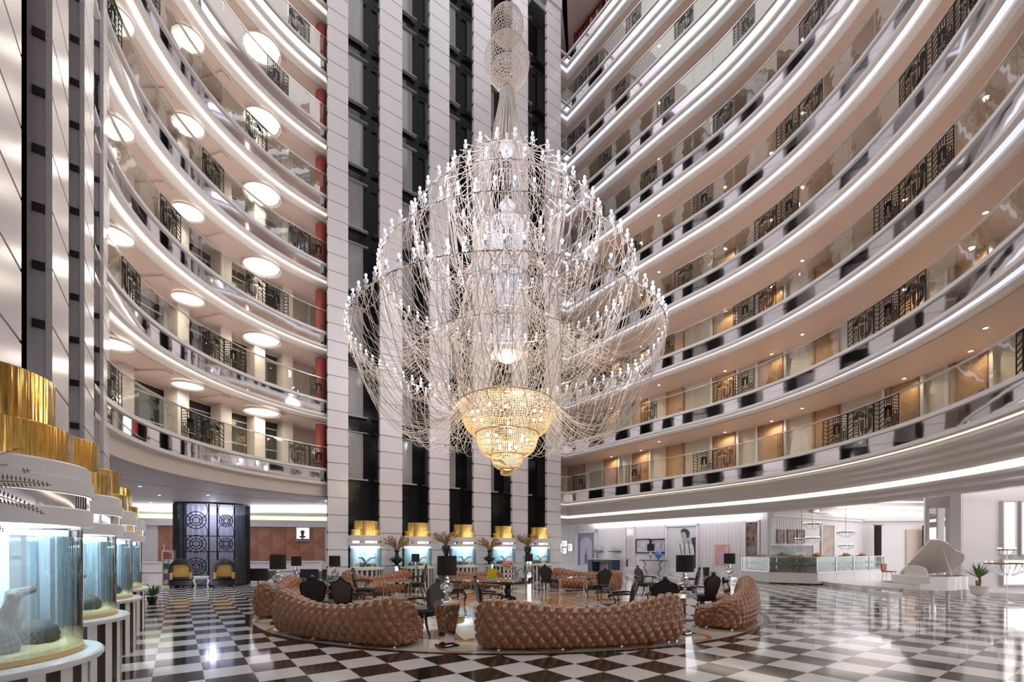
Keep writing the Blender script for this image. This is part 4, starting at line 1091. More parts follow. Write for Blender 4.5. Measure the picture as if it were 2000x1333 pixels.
def make_sofa(ang, half, rc, hl, hm, hr, label, waves=1.0):
    """ang: centre angle (deg, 0 = towards camera, + = right), half: half width deg; rc: radius of the outer back"""
    NS, NT = 260, 150
    V = np.zeros((NS, NT, 3)); N3 = None
    half_r = math.radians(half); mid = math.radians(ang); Ls = 2 * half_r * rc
    for i in range(NS):
        wl = half_r * (rc - .45); cap = 0.62; tot = 0.8 * wl + cap; q_ = (-1 + 2 * i / (NS - 1)) * tot; aq = abs(q_)
        s = math.copysign(aq / wl if aq < 0.8 * wl else 0.8 + 0.2 * math.sin(min((aq - 0.8 * wl) / cap, 1.0) * PI / 2), q_)
        # outer back height along the sofa
        h = hm + (hl - hm) * max(0, -s) ** 1.0 * (1 - 0.0) if s < 0 else hm + (hr - hm) * s
        u_ = (math.cos(PI * abs(s) ** 1.15) * -0.5 + 0.5)
        h = hm + ((hl if s < 0 else hr) - hm) * u_
        dep = 0.86 + 0.10 * u_
        prof = [(0.10, 0.03), (0.01, 0.16), (-0.04, 0.36), (0.0, h * 0.78), (0.09, h * 0.97), (0.22, h), (0.34, h * 0.90), (0.40, h * 0.70), (0.44, 0.50), (0.56, 0.43), (dep - 0.16, 0.42), (dep, 0.34), (dep, 0.16), (dep - 0.10, 0.03), (dep * .5, 0.02)]
        q, L_ = catmull(prof, NT)
        e = max(0.0, (abs(s) - 0.80) / 0.20); k = math.sqrt(max(0.0, 1 - e * e)) if e > 0 else 1.0
        k = max(k, 0.02)
        c = np.array([dep * 0.45, 0.33])
        kz = k ** 0.55
        qq = np.stack([c[0] + (q[:, 0] - c[0]) * k, c[1] + (q[:, 1] - c[1]) * kz], 1)
        # the end bulges: keep bottom on floor
        th = mid + half_r * s
        rad = rc - qq[:, 0]
        V[i, :, 0] = MC[0] + rad * math.sin(th); V[i, :, 1] = MC[1] - rad * math.cos(th); V[i, :, 2] = qq[:, 1]
    # normals
    ds = np.gradient(V, axis=0); dt = np.roll(V, -1, 1) - np.roll(V, 1, 1)
    nrm = np.cross(ds, dt); nrm /= np.maximum(np.linalg.norm(nrm, axis=2, keepdims=True), 1e-9)
    cen = V.mean(axis=1, keepdims=True)
    sgn = np.sign(np.sum(nrm * (V - cen), axis=2).mean()); nrm *= sgn
    nu = round(2 * (0.8 * half_r * (rc - .45) + 0.62) / 0.185); nv = 11
    S_ = np.linspace(0, nu, NS)[:, None]; T_ = (np.arange(NT) / NT * nv)[None, :]
    a = np.abs(np.sin(PI * (S_ + T_) )); b = np.abs(np.sin(PI * (S_ - T_)))
    a = np.abs(np.sin(PI * (S_ + T_) / 1.0 / 1.0 * 0.5 * 2 / 2 * 1.0)) if 0 else a
    puff = (a * b) ** 0.45
    ends = np.clip((1 - np.abs(np.linspace(-1, 1, NS))) / 0.04, 0, 1)[:, None]
    V += nrm * (puff * 0.060 * ends - 0.02)[:, :, None]
    V[:, :, 2] = np.maximum(V[:, :, 2], 0.035)
    cx, cy_ = MC[0] + (rc - .45) * math.sin(mid), MC[1] - (rc - .45) * math.cos(mid)
    V[:, :, 0] -= cx; V[:, :, 1] -= cy_
    root = empty('sofa', (cx, cy_, 0)); tag(root, label, 'sofa', 'tufted bronze leather sofas around the medallion')
    g = MB(); g.v = [tuple(p) for p in V.reshape(-1, 3)]
    for i in range(NS - 1):
        for j in range(NT):
            j2 = (j + 1) % NT; g.f.append((i * NT + j, (i + 1) * NT + j, (i + 1) * NT + j2, i * NT + j2))
    g.f.append(tuple(range(NT))); g.f.append(tuple((NS - 1) * NT + j for j in range(NT - 1, -1, -1)))
    me = bpy.data.meshes.new('tufted_body'); me.from_pydata(g.v, [], g.f); me.update(); me.materials.append(W['leather'])
    for p in me.polygons: p.use_smooth = True
    o = bpy.data.objects.new('tufted_body', me); COL.objects.link(o); o.parent = root
    # feet
    for s in (-0.8, -0.25, 0.3, 0.82):
        for d_ in (0.2, 0.72):
            th = mid + half_r * s; r_ = rc - d_
            MB().lathe([(0.03, 0.0), (0.035, 0.03), (0.03, 0.07)], 10).build('foot', W['chrome'], root, smooth=True, loc=(MC[0] + r_ * math.sin(th) - cx, MC[1] - r_ * math.cos(th) - cy_, 0))
    return root
SOFAS = [(12.5, 17.0, 6.62, 0.82, 0.64, 0.84, 'tufted bronze leather sofa seen from behind, in front just right of centre'),
         (-29.5, 15.5, 6.68, 0.84, 0.62, 0.84, 'tufted bronze leather sofa seen from behind, in front left of centre'),
         (57.0, 14.5, 6.62, 0.58, 0.72, 0.96, 'tufted bronze leather sofa rising to the right, nearest the piano'),
         (-76.0, 15.5, 6.68, 0.86, 0.62, 0.84, 'tufted bronze leather sofa at far left, half behind the front left sofa'),
         (149.0, 14.5, 6.5, 0.80, 0.66, 0.86, 'tufted bronze leather sofa at the back right, facing the camera'),
         (194.0, 10.5, 6.5, 0.74, 0.62, 0.74, 'tufted bronze leather sofa at the back centre, behind the black lamp'),
         (236.0, 15.0, 6.3, 0.84, 0.62, 0.88, 'tufted bronze leather sofa at the back left, facing the camera')]
for s in SOFAS: make_sofa(*s)

# ============================================================ CHAIRS
def extr_outline(g, pts, y0, y1, M=None):
    n = len(pts); vs = [(x, y0, z) for x, z in pts] + [(x, y1, z) for x, z in pts]
    fs = [tuple(range(n)), tuple(range(2 * n - 1, n - 1, -1))] + [(i, n + i, n + (i + 1) % n, (i + 1) % n) for i in range(n)]
    g.add(vs, fs, M)
def make_chair(name, fab):
    t = empty(name)
    # local: sitter faces +y, back at y=-0.25
    base = [(0, 1.05), (0.05, 1.0), (0.12, 0.96), (0.21, 0.92), (0.25, 0.86), (0.25, 0.78), (0.215, 0.64), (0.17, 0.52), (0.0, 0.495)]
    full = base + [(-x, z) for x, z in base[::-1] if x > 0.001]
    sm, _ = catmull(full, 44)
    tilt = Matrix.Translation((0, -0.27, 0.48)) @ Matrix.Rotation(math.radians(10), 4, 'X') @ Matrix.Translation((0, 0, -0.48))
    g = MB(); extr_outline(g, [(x * 0.92, 0.76 + (z - 0.76) * 0.92) for x, z in sm], -0.035, 0.045, tilt); g.build('back_pad', fab, t, bevel=0.015, smooth=True)
    g = MB(); g.tube([tuple(tilt @ Vector((x, 0, z))) for x, z in sm], 0.024, 6, closed=True); g.sphere(tuple(tilt @ Vector((0, 0, 1.045))), 0.05, 8, 6)
    g.build('back_frame', W['lacquer'], t, smooth=True)
    sp_ = [(-0.22, -0.25), (0.22, -0.25), (0.30, 0.0), (0.28, 0.25), (0.0, 0.30), (-0.28, 0.25), (-0.30, 0.0)]
    q, _ = catmull(sp_, 36)
    g = MB(); g.prism([tuple(p) for p in q], 0.42, 0.50); g.build('seat_cushion', fab, t, bevel=0.02, smooth=True)
    g = MB(); g.prism([tuple(p * 1.03) for p in q], 0.35, 0.42); g.build('seat_rail', W['lacquer'], t, smooth=True)
    for sx in (-1, 1):
        MB().tube([(sx * .25, .24, .38), (sx * .29, .29, .28), (sx * .26, .27, .12), (sx * .25, .26, .04), (sx * .28, .30, 0.012)], [.035, .034, .02, .016, .022], 7).build('leg', W['lacquer'], t, smooth=True)
        MB().tube([(sx * .20, -.23, .40), (sx * .21, -.25, .25), (sx * .22, -.30, .10), (sx * .23, -.36, 0.012)], [.028, .024, .018, .02], 7).build('leg', W['lacquer'], t, smooth=True)
        MB().tube([(sx * .22, -.29, .70), (sx * .29, -.15, .71), (sx * .31, .05, .69), (sx * .31, .14, .67), (sx * .33, .17, .63)], [.018, .022, .024, .028, .02], 7).tube([(sx * .30, .08, .68), (sx * .28, .02, .55), (sx * .29, .08, .42)], .016, 6).build('armrest', W['lacquer'], t, smooth=True)
    return t
cb = make_chair('carved_armchair', W['blackfab']); cg = make_chair('carved_armchair', W['greyfab'])
CHAIRS = [(-4.30, 10.15, 10, 'b', 'black armchair with pointed back behind the front left sofa, left one of a pair'),
          (-3.42, 9.85, -18, 'g', 'charcoal armchair behind the front left sofa, right one of a pair'),
          (-1.72, 8.95, 60, 'g', 'charcoal armchair in profile at the right end of the front left sofa'),
          (-4.45, 14.0, -80, 'g', 'grey armchair in profile in front of the back left sofa'),
          (-3.35, 16.0, 85, 'b', 'black armchair at the right end of the back left sofa'),
          (-1.75, 13.6, -60, 'b', 'black armchair behind the near crystal lamp'),
          (-0.42, 9.9, -75, 'g', 'charcoal armchair seen edge on below the left side of the round table'),
          (1.45, 18.0, -30, 'b', 'dark armchair at the left end of the back right sofa'),
          (2.83, 15.0, 20, 'b', 'dark armchair before the right half of the back right sofa'),
          (2.25, 9.75, 70, 'g', 'charcoal armchair in profile above the front right sofa, arm pointing left'),
          (4.75, 16.2, -75, 'g', 'grey armchair with carved arms before the console table'),
          (3.15, 9.65, -10, 'b', 'black armchair seen from behind at the right end of the front right sofa'),
          (4.8, 11.65, 25, 'b', 'black armchair behind the crystal lamp on the right mirrored pedestal'),
          (5.55, 14.6, 60, 'b', 'farther black armchair, behind the one by the right mirrored pedestal')]
uf = set()
for x, y, rz, kd, lab in CHAIRS:
    src = cb if kd == 'b' else cg
    o = src if kd not in uf else copy_tree(src); uf.add(kd)
    o.location = (x, y, 0); o.rotation_euler = (0, 0, math.radians(rz)); tag(o, lab, 'armchair', 'carved black armchairs in the lounge')

# ============================================================ PEDESTALS AND LAMPS
def make_pedestal():
    t = empty('mirrored_pedestal')
    def frus(g, w0, z0, w1, z1):
        vs = [(-w0, -w0, z0), (w0, -w0, z0), (w0, w0, z0), (-w0, w0, z0), (-w1, -w1, z1), (w1, -w1, z1), (w1, w1, z1), (-w1, w1, z1)]
        g.add(vs, [(3, 2, 1, 0), (4, 5, 6, 7), (0, 1, 5, 4), (1, 2, 6, 5), (2, 3, 7, 6), (3, 0, 4, 7)])
    g = MB(); frus(g, 0.075, 0.03, 0.16, 0.70); g.build('tapered_body', W['mirror_flat'], t)
    g = MB(); frus(g, 0.16, 0.70, 0.14, 0.77); g.build('top', W['mirror_flat'], t)
    MB().box((0, 0, 0.015), (0.30, 0.30, 0.03)).build('base_plate', W['lacquer'], t)
    return t
pd = make_pedestal()
def make_lamp():
    t = empty('table_lamp')
    MB().lathe([(0.165, 0.42), (0.160, 0.74)], 32).lathe([(0.162, 0.42), (0.157, 0.74)], 32).lathe([(0.001, 0.735), (0.158, 0.735)], 24).build('lamp_shade', W['shade'], t, smooth=True)
    MB().lathe([(0.001, 0), (0.10, 0.0), (0.10, 0.015), (0.04, 0.04), (0.025, 0.09), (0.035, 0.12), (0.001, 0.12)], 20).build('base', W['crystal'], t, smooth=True)
    MB().lathe([(0.03, 0.11), (0.09, 0.15), (0.115, 0.21), (0.11, 0.26), (0.08, 0.285), (0.03, 0.29)], 10).build('crystal_ball', W['crystal'], t)
    MB().lathe([(0.02, 0.28), (0.05, 0.30), (0.05, 0.33), (0.02, 0.345), (0.035, 0.36), (0.035, 0.39), (0.012, 0.40), (0.012, 0.46)], 16).build('neck', W['chrome'], t, smooth=True)
    return t
lp = make_lamp(); fl_ = [True, True]
def place_lamp(x, y, z, lab):
    o = lp if fl_[0] else copy_tree(lp); fl_[0] = False
    o.location = (x, y, z); tag(o, lab, 'lamp', 'black shaded crystal table lamps')
def place_ped(x, y, rz, lab):
    o = pd if fl_[1] else copy_tree(pd); fl_[1] = False
    o.location = (x, y, 0); o.rotation_euler = (0, 0, math.radians(rz)); tag(o, lab, 'pedestal', 'tapered mirrored pedestals with lamps')
place_ped(-1.09, 7.72, 40, 'tapered mirrored pedestal between the two front sofas'); place_lamp(-1.09, 7.72, 0.77, 'black shaded crystal lamp between the two front sofas, largest lamp')
place_ped(3.32, 8.85, 30, 'tapered mirrored pedestal between the front right sofa and the piano side sofa'); place_lamp(3.32, 8.85, 0.77, 'black shaded crystal lamp between the front right sofa and the piano side sofa')
place_ped(6.75, 14.3, 30, 'tapered mirrored pedestal standing behind the piano side sofa'); place_lamp(6.75, 14.3, 0.77, 'black shaded crystal lamp below the orange poster')
place_ped(-5.13, 10.1, 30, 'tapered mirrored pedestal hidden behind the front left sofa'); place_lamp(-5.13, 10.1, 0.77, 'black shaded crystal lamp between the two left sofas')
# side tables
def make_side(w, d, h, m):
    t = empty('metal_side_table')
    MB().box((0, 0, h - 0.01), (w, d, 0.02)).build('table_top', W['mirror_flat'], t)
    for sx in (-1, 1):
        for sy in (-1, 1): MB().box((sx * (w / 2 - .012), sy * (d / 2 - .012), (h - .02) / 2), (0.022, 0.022, h - 0.02)).build('leg', m, t)
    return t
for x, y, rz, w, d, h, lab in ((-7.3, 15.6, 20, 0.55, 0.5, 0.66, 'small metal side table carrying a lamp, left of the back armchairs'),
                               (-5.35, 13.9, 10, 0.5, 0.5, 0.70, 'small metal side table carrying a lamp beside the back left sofa'),
                               (-3.45, 13.9, 5, 0.75, 0.55, 0.62, 'chrome framed side table before the back left sofa'),
                               (-1.75, 15.2, 5, 0.8, 0.6, 0.62, 'chrome framed side table before the back centre sofa'),
                               (2.25, 17.1, 0, 0.95, 0.6, 0.62, 'chrome framed side table before the back right sofa'),
                               (-3.98, 19.0, 0, 0.4, 0.4, 0.72, 'small metal side table by the tower carrying a far lamp, left'),
                               (0.72, 19.6, 0, 0.4, 0.4, 0.72, 'small metal side table by the tower carrying a far lamp, right')):
    o = make_side(w, d, h, W['rail']); o.location = (x, y, 0); o.rotation_euler = (0, 0, math.radians(rz)); tag(o, lab, 'table')
for x, y, z, lab in ((-7.3, 15.6, .66, 'black shaded crystal lamp on the left metal side table, before the veneer wall'), (-5.35, 13.9, .70, 'black shaded crystal lamp next to the back left sofa'),
                     (-3.98, 19.0, .72, 'small far black shaded lamp before the second striped tank'), (0.72, 19.6, .72, 'small far black shaded lamp before the rightmost striped tank')):
    place_lamp(x, y, z, lab)
# second small console lamp by the wall
def wall_pt(u, d=0.0):
    """ray at column u meets the ribbed wall (offset d towards the atrium)"""
    m = (u - U0) / F; q = (RA.x - 0.809 * d, RA.y - 0.588 * d)
    t = (q[0] - m * q[1]) / (0.588 + m * 0.809); y = q[1] + 0.809 * t; return m * y, y
rzR = math.atan2(0.809, -0.588)
x, y = wall_pt(1276, 0.45)
co = empty('console_table', (x, y, 0), rzR + PI); tag(co, 'slim dark console table with curved legs against the ribbed wall', 'console')
MB().box((0, 0, 0.92), (2.0, 0.45, 0.05)).build('table_top', W['lacquer'], co)
for sx in (-1, 1): MB().tube([(sx * .8, -.1, .9), (sx * .55, -.1, .65), (sx * .7, -.1, .4), (sx * .45, -.1, 0.02)], 0.035, 7).build('leg', W['lacquer'], co, smooth=True)
place_lamp(x - .25, y - .25, 0.945, 'black shaded crystal lamp on the console below the twin pictures'); lst = [o for o in bpy.data.objects if o.get('label', '').startswith('black shaded crystal lamp on the console')][0]; lst.scale = (1.5, 1.5, 1.5)
bl = MB().lathe([(0.001, 0), (0.12, 0), (0.04, 0.05), (0.05, .1), (0.2, .25), (0.24, .42), (0.16, .6), (0.001, .66)], 18).build('blue_plate_ornament', mat('blue_glaze', (0.15, 0.32, 0.6), 0.2, noise=0.5, nscale=14), None, smooth=True)
x2, y2 = wall_pt(1286, 0.35); bl.location = (x2, y2, 0.945); tag(bl, 'blue and white glazed ornament standing on the console table', 'ornament')

# ============================================================ ROUND TABLE AND WHAT STANDS ON IT
TX, TY = -0.12, 13.6
t = empty('round_table', (TX, TY, 0)); tag(t, 'round black pedestal table in the centre of the medallion', 'table')
MB().lathe([(0.001, 0.63), (0.70, 0.63), (0.78, 0.66), (0.78, 0.69), (0.76, 0.70), (0.001, 0.70)], 48).build('table_top', W['lacquer'], t, smooth=True)
MB().lathe([(0.001, 0.12), (0.13, 0.12), (0.14, 0.2), (0.09, 0.3), (0.12, 0.42), (0.08, 0.52), (0.14, 0.63)], 20).build('column', W['lacquer'], t, smooth=True)
for i in range(4):
    a = PI / 4 + i * PI / 2; MB().tube([pol(.1, a, .22), pol(.25, a, .2), pol(.36, a, .08), pol(.46, a, .03)], [.06, .05, .035, .035], 8).build('foot', W['lacquer'], t, smooth=True)
ZT = 0.70
def at_table(u, dy=0.0): return ((u - U0) / F * (TY + dy), TY + dy, ZT)
e = empty('drink_dispenser', at_table(961, -0.15)); tag(e, 'square glass dispenser of yellow lemonade on the round table', 'drink dispenser')
MB().box((0, 0, 0.05), (0.30, 0.26, 0.10)).build('stand', W['white'], e); MB().box((0, 0, 0.235), (0.27, 0.22, 0.25)).build('lemonade', W['yellow'], e); MB().box((0, 0, 0.42), (0.29, 0.24, 0.11)).build('glass_lid', W['clear'], e)
MB().tube([(0, -.13, .13), (0, -.17, .13)], 0.012, 6).build('tap', W['chrome'], e)
e = empty('tiered_pastry_stand', at_table(992, -0.1)); tag(e, 'tiered stand of small pastries on the round table', 'cake stand')
MB().tube([(0, 0, 0), (0, 0, .36)], .012, 8).build('stem', W['chrome'], e)
for r, z in ((.22, .07), (.18, .2), (.13, .33)):
    MB().lathe([(.001, z), (r, z), (r + .015, z + .015), (.001, z + .008)], 24).build('tier_plate', W['marble'], e, smooth=True)
    g = MB()
    for k in range(int(r * 40)): a = 2 * PI * k / int(r * 40); g.sphere((r * .75 * math.cos(a), r * .75 * math.sin(a), z + .035), .028, 7, 5)
    o = g.build('pastries', W['pink'] if z == .2 else W['pastry'], e, smooth=True); o['kind'] = 'stuff'
e = empty('flower_arrangement', (at_table(991, .2)[0], TY + .2, ZT)); tag(e, 'bowl of pink flowers on a tall stem above the round table', 'flowers')
MB().lathe([(.001, 0), (.09, 0), (.02, .03), (.015, .35), (.12, .42), (.14, .44), (.001, .43)], 16).build('footed_bowl', W['crystal'], e, smooth=True)
g = MB(); rr = random.Random(5)
for k in range(40): a = rr.uniform(0, 2 * PI); r_ = .19 * math.sqrt(rr.random()); g.sphere((r_ * math.cos(a), r_ * math.sin(a), .48 + .09 * (1 - r_ / .19) + rr.uniform(-.02, .03)), .035, 6, 4)
g.build('petals', W['pink'], e)
e = empty('pastry_platter', at_table(988, -.45)); tag(e, 'flat platter heaped with golden pastries at the table front', 'platter')
MB().lathe([(.001, 0), (.18, 0), (.25, .02), (.001, .012)], 28).build('plate', W['marble'], e, smooth=True)
g = MB()
for k in range(26): a = rr.uniform(0, 2 * PI); r_ = .17 * math.sqrt(rr.random()); g.sphere((r_ * math.cos(a), r_ * math.sin(a), .035 + .04 * (1 - r_ / .17)), .03, 6, 4, .7)
o = g.build('pastries', W['pastry'], e, smooth=True); o['kind'] = 'stuff'
e = empty('glass_cake_dome', at_table(1018, 0)); tag(e, 'clear glass cake dome on a foot, right of the pastry stand', 'cake dome')
MB().lathe([(.001, 0), (.08, 0), (.02, .03), (.02, .10), (.15, .12), (.15, .13), (.001, .13)], 20).build('foot', W['crystal'], e, smooth=True)
MB().lathe([(.14, .13), (.14, .26), (.09, .34), (.02, .37), (.02, .40), (.001, .40)], 20).build('dome', W['clear'], e, smooth=True)
for i, (u, dy) in enumerate(((1022, -.3), (1034, -.2), (1038, .1))):
    e = MB().lathe([(.001, 0), (.04, 0), (.045, .01), (.035, .03), (.05, .10), (.045, .10), (.03, .035), (.001, .03)], 14).build('coffee_cup', W['lacquer'], None, smooth=True, loc=at_table(u, dy))
    tag(e, 'small black cup on the round table, ' + ['leftmost and nearest', 'middle one', 'farthest right'][i], 'cup', 'black cups on the round table')
for i, (u, dy) in enumerate(((1024, .38), (1033, .38), (1042, .38))):
    e = MB().lathe([(.001, 0), (.045, 0), (.006, .01), (.006, .14), (.05, .20), (.055, .30), (.05, .30), (.045, .20), (.001, .15)], 14).build('wine_glass', W['clear'], None, smooth=True, loc=at_table(u, dy))
    tag(e, 'stemmed glass at the back of the round table, ' + ['left', 'middle', 'right'][i], 'glass', 'stemmed glasses on the round table')
# ============================================================ LOBBY LEFT : curtain booth, porter chairs, stands
def sheer(name, col, alpha):
    m = bpy.data.materials.new(name); m.use_nodes = True; nt = m.node_tree; b = nt.nodes['Principled BSDF']
    tr = nt.nodes.new('ShaderNodeBsdfTransparent'); mx = nt.nodes.new('ShaderNodeMixShader'); out = nt.nodes['Material Output']
    wv = nt.nodes.new('ShaderNodeTexNoise'); wv.inputs['Scale'].default_value = 4.0
    b.inputs['Base Color'].default_value = (*col, 1); b.inputs['Roughness'].default_value = 0.6
    mr = nt.nodes.new('ShaderNodeMath'); mr.operation = 'MULTIPLY_ADD'; mr.inputs[1].default_value = 0.2; mr.inputs[2].default_value = alpha - 0.1
    nt.links.new(wv.outputs[0], mr.inputs[0]); nt.links.new(mr.outputs[0], mx.inputs[0])
    nt.links.new(tr.outputs[0], mx.inputs[1]); nt.links.new(b.outputs[0], mx.inputs[2]); nt.links.new(mx.outputs[0], out.inputs[0])
    return m
W['sheer'] = sheer('black_sheer_curtain', (0.01, 0.01, 0.012), 0.80)
W['lilac'] = mat('pale_lilac_backlight', (0.72, 0.74, 0.92), 0.7, noise=0.15, nscale=6, stretch=(6, 6, .2))
bo = empty('curtain_booth', (-13.9, 21.4, 0), 0.42); tag(bo, 'tall oval booth of sheer black curtains with a wrought iron screen', 'booth')
def oval(a, rx=1.47, ry=0.95): return (rx * math.cos(a), ry * math.sin(a))
def curtain(a0, a1, folds, name, m, rx=1.47, ry=0.95, amp=0.035, z1=3.72):
    n = int(folds * 8); g = MB(); vs = []; fs = []
    for i in range(n + 1):
        a = a0 + (a1 - a0) * i / n; k = 1 + amp * math.sin(i / 8 * 2 * PI)
        for z in (0.03, 1.2, 2.5, z1): x, y = oval(a, rx * k, ry * k); vs.append((x, y, z))
    for i in range(n):
        for q in range(3): fs.append((i * 4 + q, (i + 1) * 4 + q, (i + 1) * 4 + q + 1, i * 4 + q + 1))
    g.add(vs, fs); return g.build(name, m, bo, smooth=True)
curtain(-PI / 2 + 0.75, PI / 2 + 0.0, 12, 'curtain', W['sheer']); curtain(PI / 2, PI * 1.5 - 0.62, 12, 'curtain', W['sheer'])
curtain(0.15, PI - 0.15, 14, 'backlight_sheet', W['lilac'], 1.30, 0.55)  # added lilac sheet: blue light behind the screen is put into its colour
g = MB()
for z in (3.74,): g.tube([(*oval(2 * PI * i / 48, 1.5, .98), z) for i in range(48)], 0.035, 6, closed=True)
g.build('top_rail', W['lacquer'], bo, smooth=True)
# iron screen
g = MB(); W0 = 0.98
def stk(pts, r=0.022):
    g.tube([(x, -0.80 , z) for x, z in pts], r, 5)
for x in (-W0, -0.02, 0.30, W0): stk([(x, 0.0), (x, 3.7)], .028)
for z in (0.04, 1.55, 2.25, 3.7): stk([(-W0, z), (W0, z)], .022)
def circ(cx, cz, r, n=18, rr=0.018): g.tube([(cx + r * math.cos(2 * PI * i / n), -0.80, cz + r * math.sin(2 * PI * i / n)) for i in range(n)], rr, 4, closed=True)
for cx in (-0.5, 0.64):
    w = 0.40 if cx < 0 else 0.28
    for cz in (0.9, 1.9, 2.95):
        for r in (w * .35, w * .6, w * .95): circ(cx, cz, r)
        for k in range(12):
            a = 2 * PI * k / 12; stk([(cx + w * .6 * math.cos(a), cz + w * .6 * math.sin(a)), (cx + w * .95 * math.cos(a), cz + w * .95 * math.sin(a))], .012)
    for k in (-1, 1):
        for cz in (0.5, 1.4, 2.4, 3.4): stk([(cx + k * w * 1.1 * math.cos(t), cz + .45 * math.sin(t)) for t in [(-1.4 + 2.8 * i / 8) for i in range(9)]], .014)
g.build('iron_screen', W['iron'], bo)
MB().lathe([(0.01, 0.0), (1.55, 0.0), (1.55, 0.03), (0.01, 0.03)], 40, M=Matrix.Scale(0.66, 4, (0, 1, 0))).build('base_plate', W['lacquer'], bo)
def porter():
    t = empty('porter_chair')
    out = [(-0.42, 0.10), (-0.42, 0.75)] + [(-0.42 * math.cos(PI * i / 14), 0.75 + 0.52 * math.sin(PI * i / 14)) for i in range(1, 14)] + [(0.42, 0.75), (0.42, 0.10)]
    inn = [(x * 0.84, 0.75 + (z - 0.75) * 0.86 if z > .75 else z) for x, z in out]
    g = MB(); n = len(out)
    vs = [(x, -0.30, z) for x, z in out] + [(x, -0.30, z) for x, z in inn] + [(x, 0.32, z) for x, z in out] + [(x, 0.25, z) for x, z in inn]
    fs = []
    for i in range(n - 1):
        fs += [(i, i + 1, n + i + 1, n + i), (i, 2 * n + i, 2 * n + i + 1, i + 1), (n + i, n + i + 1, 3 * n + i + 1, 3 * n + i)]
    fs.append(tuple(2 * n + i for i in range(n))); fs.append(tuple(3 * n + i for i in range(n)))
    g.add(vs, fs); g.build('hooded_shell', W['lacquer'], t, smooth=True)
    MB().box((0, -0.02, 0.72), (0.60, 0.16, 0.56)).build('back_cushion', W['tan'], t, bevel=0.03)
    MB().box((0, -0.06, 0.40), (0.66, 0.42, 0.12)).build('seat_cushion', W['lacquer'], t, bevel=0.03)
    MB().box((0, 0.0, 0.22), (0.86, 0.62, 0.24)).build('seat_base', W['lacquer'], t, bevel=0.02)
    for sx in (-1, 1):
        MB().box((sx * 0.34, -0.22, 0.52), (0.12, 0.22, 0.30)).build('wing_cushion', W['tan'], t, bevel=0.02)
        for sy in (-1, 1): MB().lathe([(0.02, 0), (0.035, 0.05), (0.03, 0.12)], 8).build('leg', W['lacquer'], t, loc=(sx * .36, sy * .24, 0))
    return t
p1 = porter(); p1.location = (-14.25, 19.85, 0); p1.rotation_euler = (0, 0, 0.6); tag(p1, 'black hooded porter chair with tan cushions, left of the white stool table', 'chair', 'black hooded porter chairs')
p2 = copy_tree(p1, loc=(-12.6, 20.15, 0)); tag(p2, 'black hooded porter chair with tan cushions, right of the white stool table', 'chair', 'black hooded porter chairs')
t = empty('stool_table', (-13.2, 19.6, 0), 0.5); tag(t, 'small white carved table between the two hooded chairs', 'table')
MB().box((0, 0, 0.49), (0.56, 0.42, 0.05)).box((0, 0, 0.43), (0.48, 0.34, 0.08)).build('table_top', W['marble'], t, bevel=0.01)
for sx in (-1, 1):
    for sy in (-1, 1): MB().tube([(sx * .22, sy * .15, .42), (sx * .26, sy * .18, .32), (sx * .21, sy * .15, .12), (sx * .24, sy * .17, .0)], [.035, .035, .018, .025], 7).build('leg', W['marble'], t, smooth=True)
t = empty('brochure_stand', (-15.1, 20.3, 0), 0.25); tag(t, 'white stand with colourful brochures left of the curtain booth', 'brochure stand')
MB().box((-.2, 0, .8), (.04, .34, 1.6)).box((.2, 0, .8), (.04, .34, 1.6)).box((0, 0, 1.58), (.44, .34, .05)).box((0, .1, .8), (.4, .03, 1.56)).box((0, 0, .04), (.5, .38, .08)).build('frame', W['cream'], t)
MB().tube([(-.2, 0, 1.6), (-.2, 0, 1.78)], .02, 6).sphere((-.2, 0, 1.8), .035, 8, 6).build('finial', W['cream'], t)
for i, (z, c) in enumerate(((1.35, (0.75, .1, .15)), (1.12, (.8, .8, .85)), (.90, (.15, .15, .2)), (.68, (.85, .8, .75)), (.45, (.35, .12, .55)), (.22, (.75, .75, .8)))):
    for sx in (-1, 1): MB().box((sx * .095, -.06, z), (.15, .03, .19), rx=-.2).build('brochure', mat(f'brochure_print_{i}', tuple(min(1, q * (1 if sx > 0 else .7)) for q in c), .4, noise=.5, nscale=20), t)
for x, y, w, h, m, lab in ((-12.3, 22.6, 0.95, 0.70, 'darkbrown', 'low dark brown lounge seat right of the curtain booth'), (-9.75, 22.4, 0.9, 0.68, 'blackfab', 'black lounge seat before the reception counter, left of a brown one'), (-8.15, 21.6, 1.25, 0.70, 'darkbrown', 'dark brown lounge seat by the white pilaster')):
    t = empty('lounge_seat', (x, y, 0)); tag(t, lab, 'sofa')
    MB().box((0, -.25, h / 2 + .08), (w, .18, h - .1)).build('backrest', W[m], t, bevel=.04); MB().box((0, .15, .33), (w - .1, .7, .28)).build('seat', W[m], t, bevel=.04)
    for sx in (-1, 1):
        MB().box((sx * (w / 2 - .07), .1, .40), (.14, .8, .40)).build('armrest', W[m], t, bevel=.03)
        for sy in (-.25, .45): MB().box((sx * (w / 2 - .08), sy, .06), (.05, .05, .12)).build('leg', W['lacquer'], t)
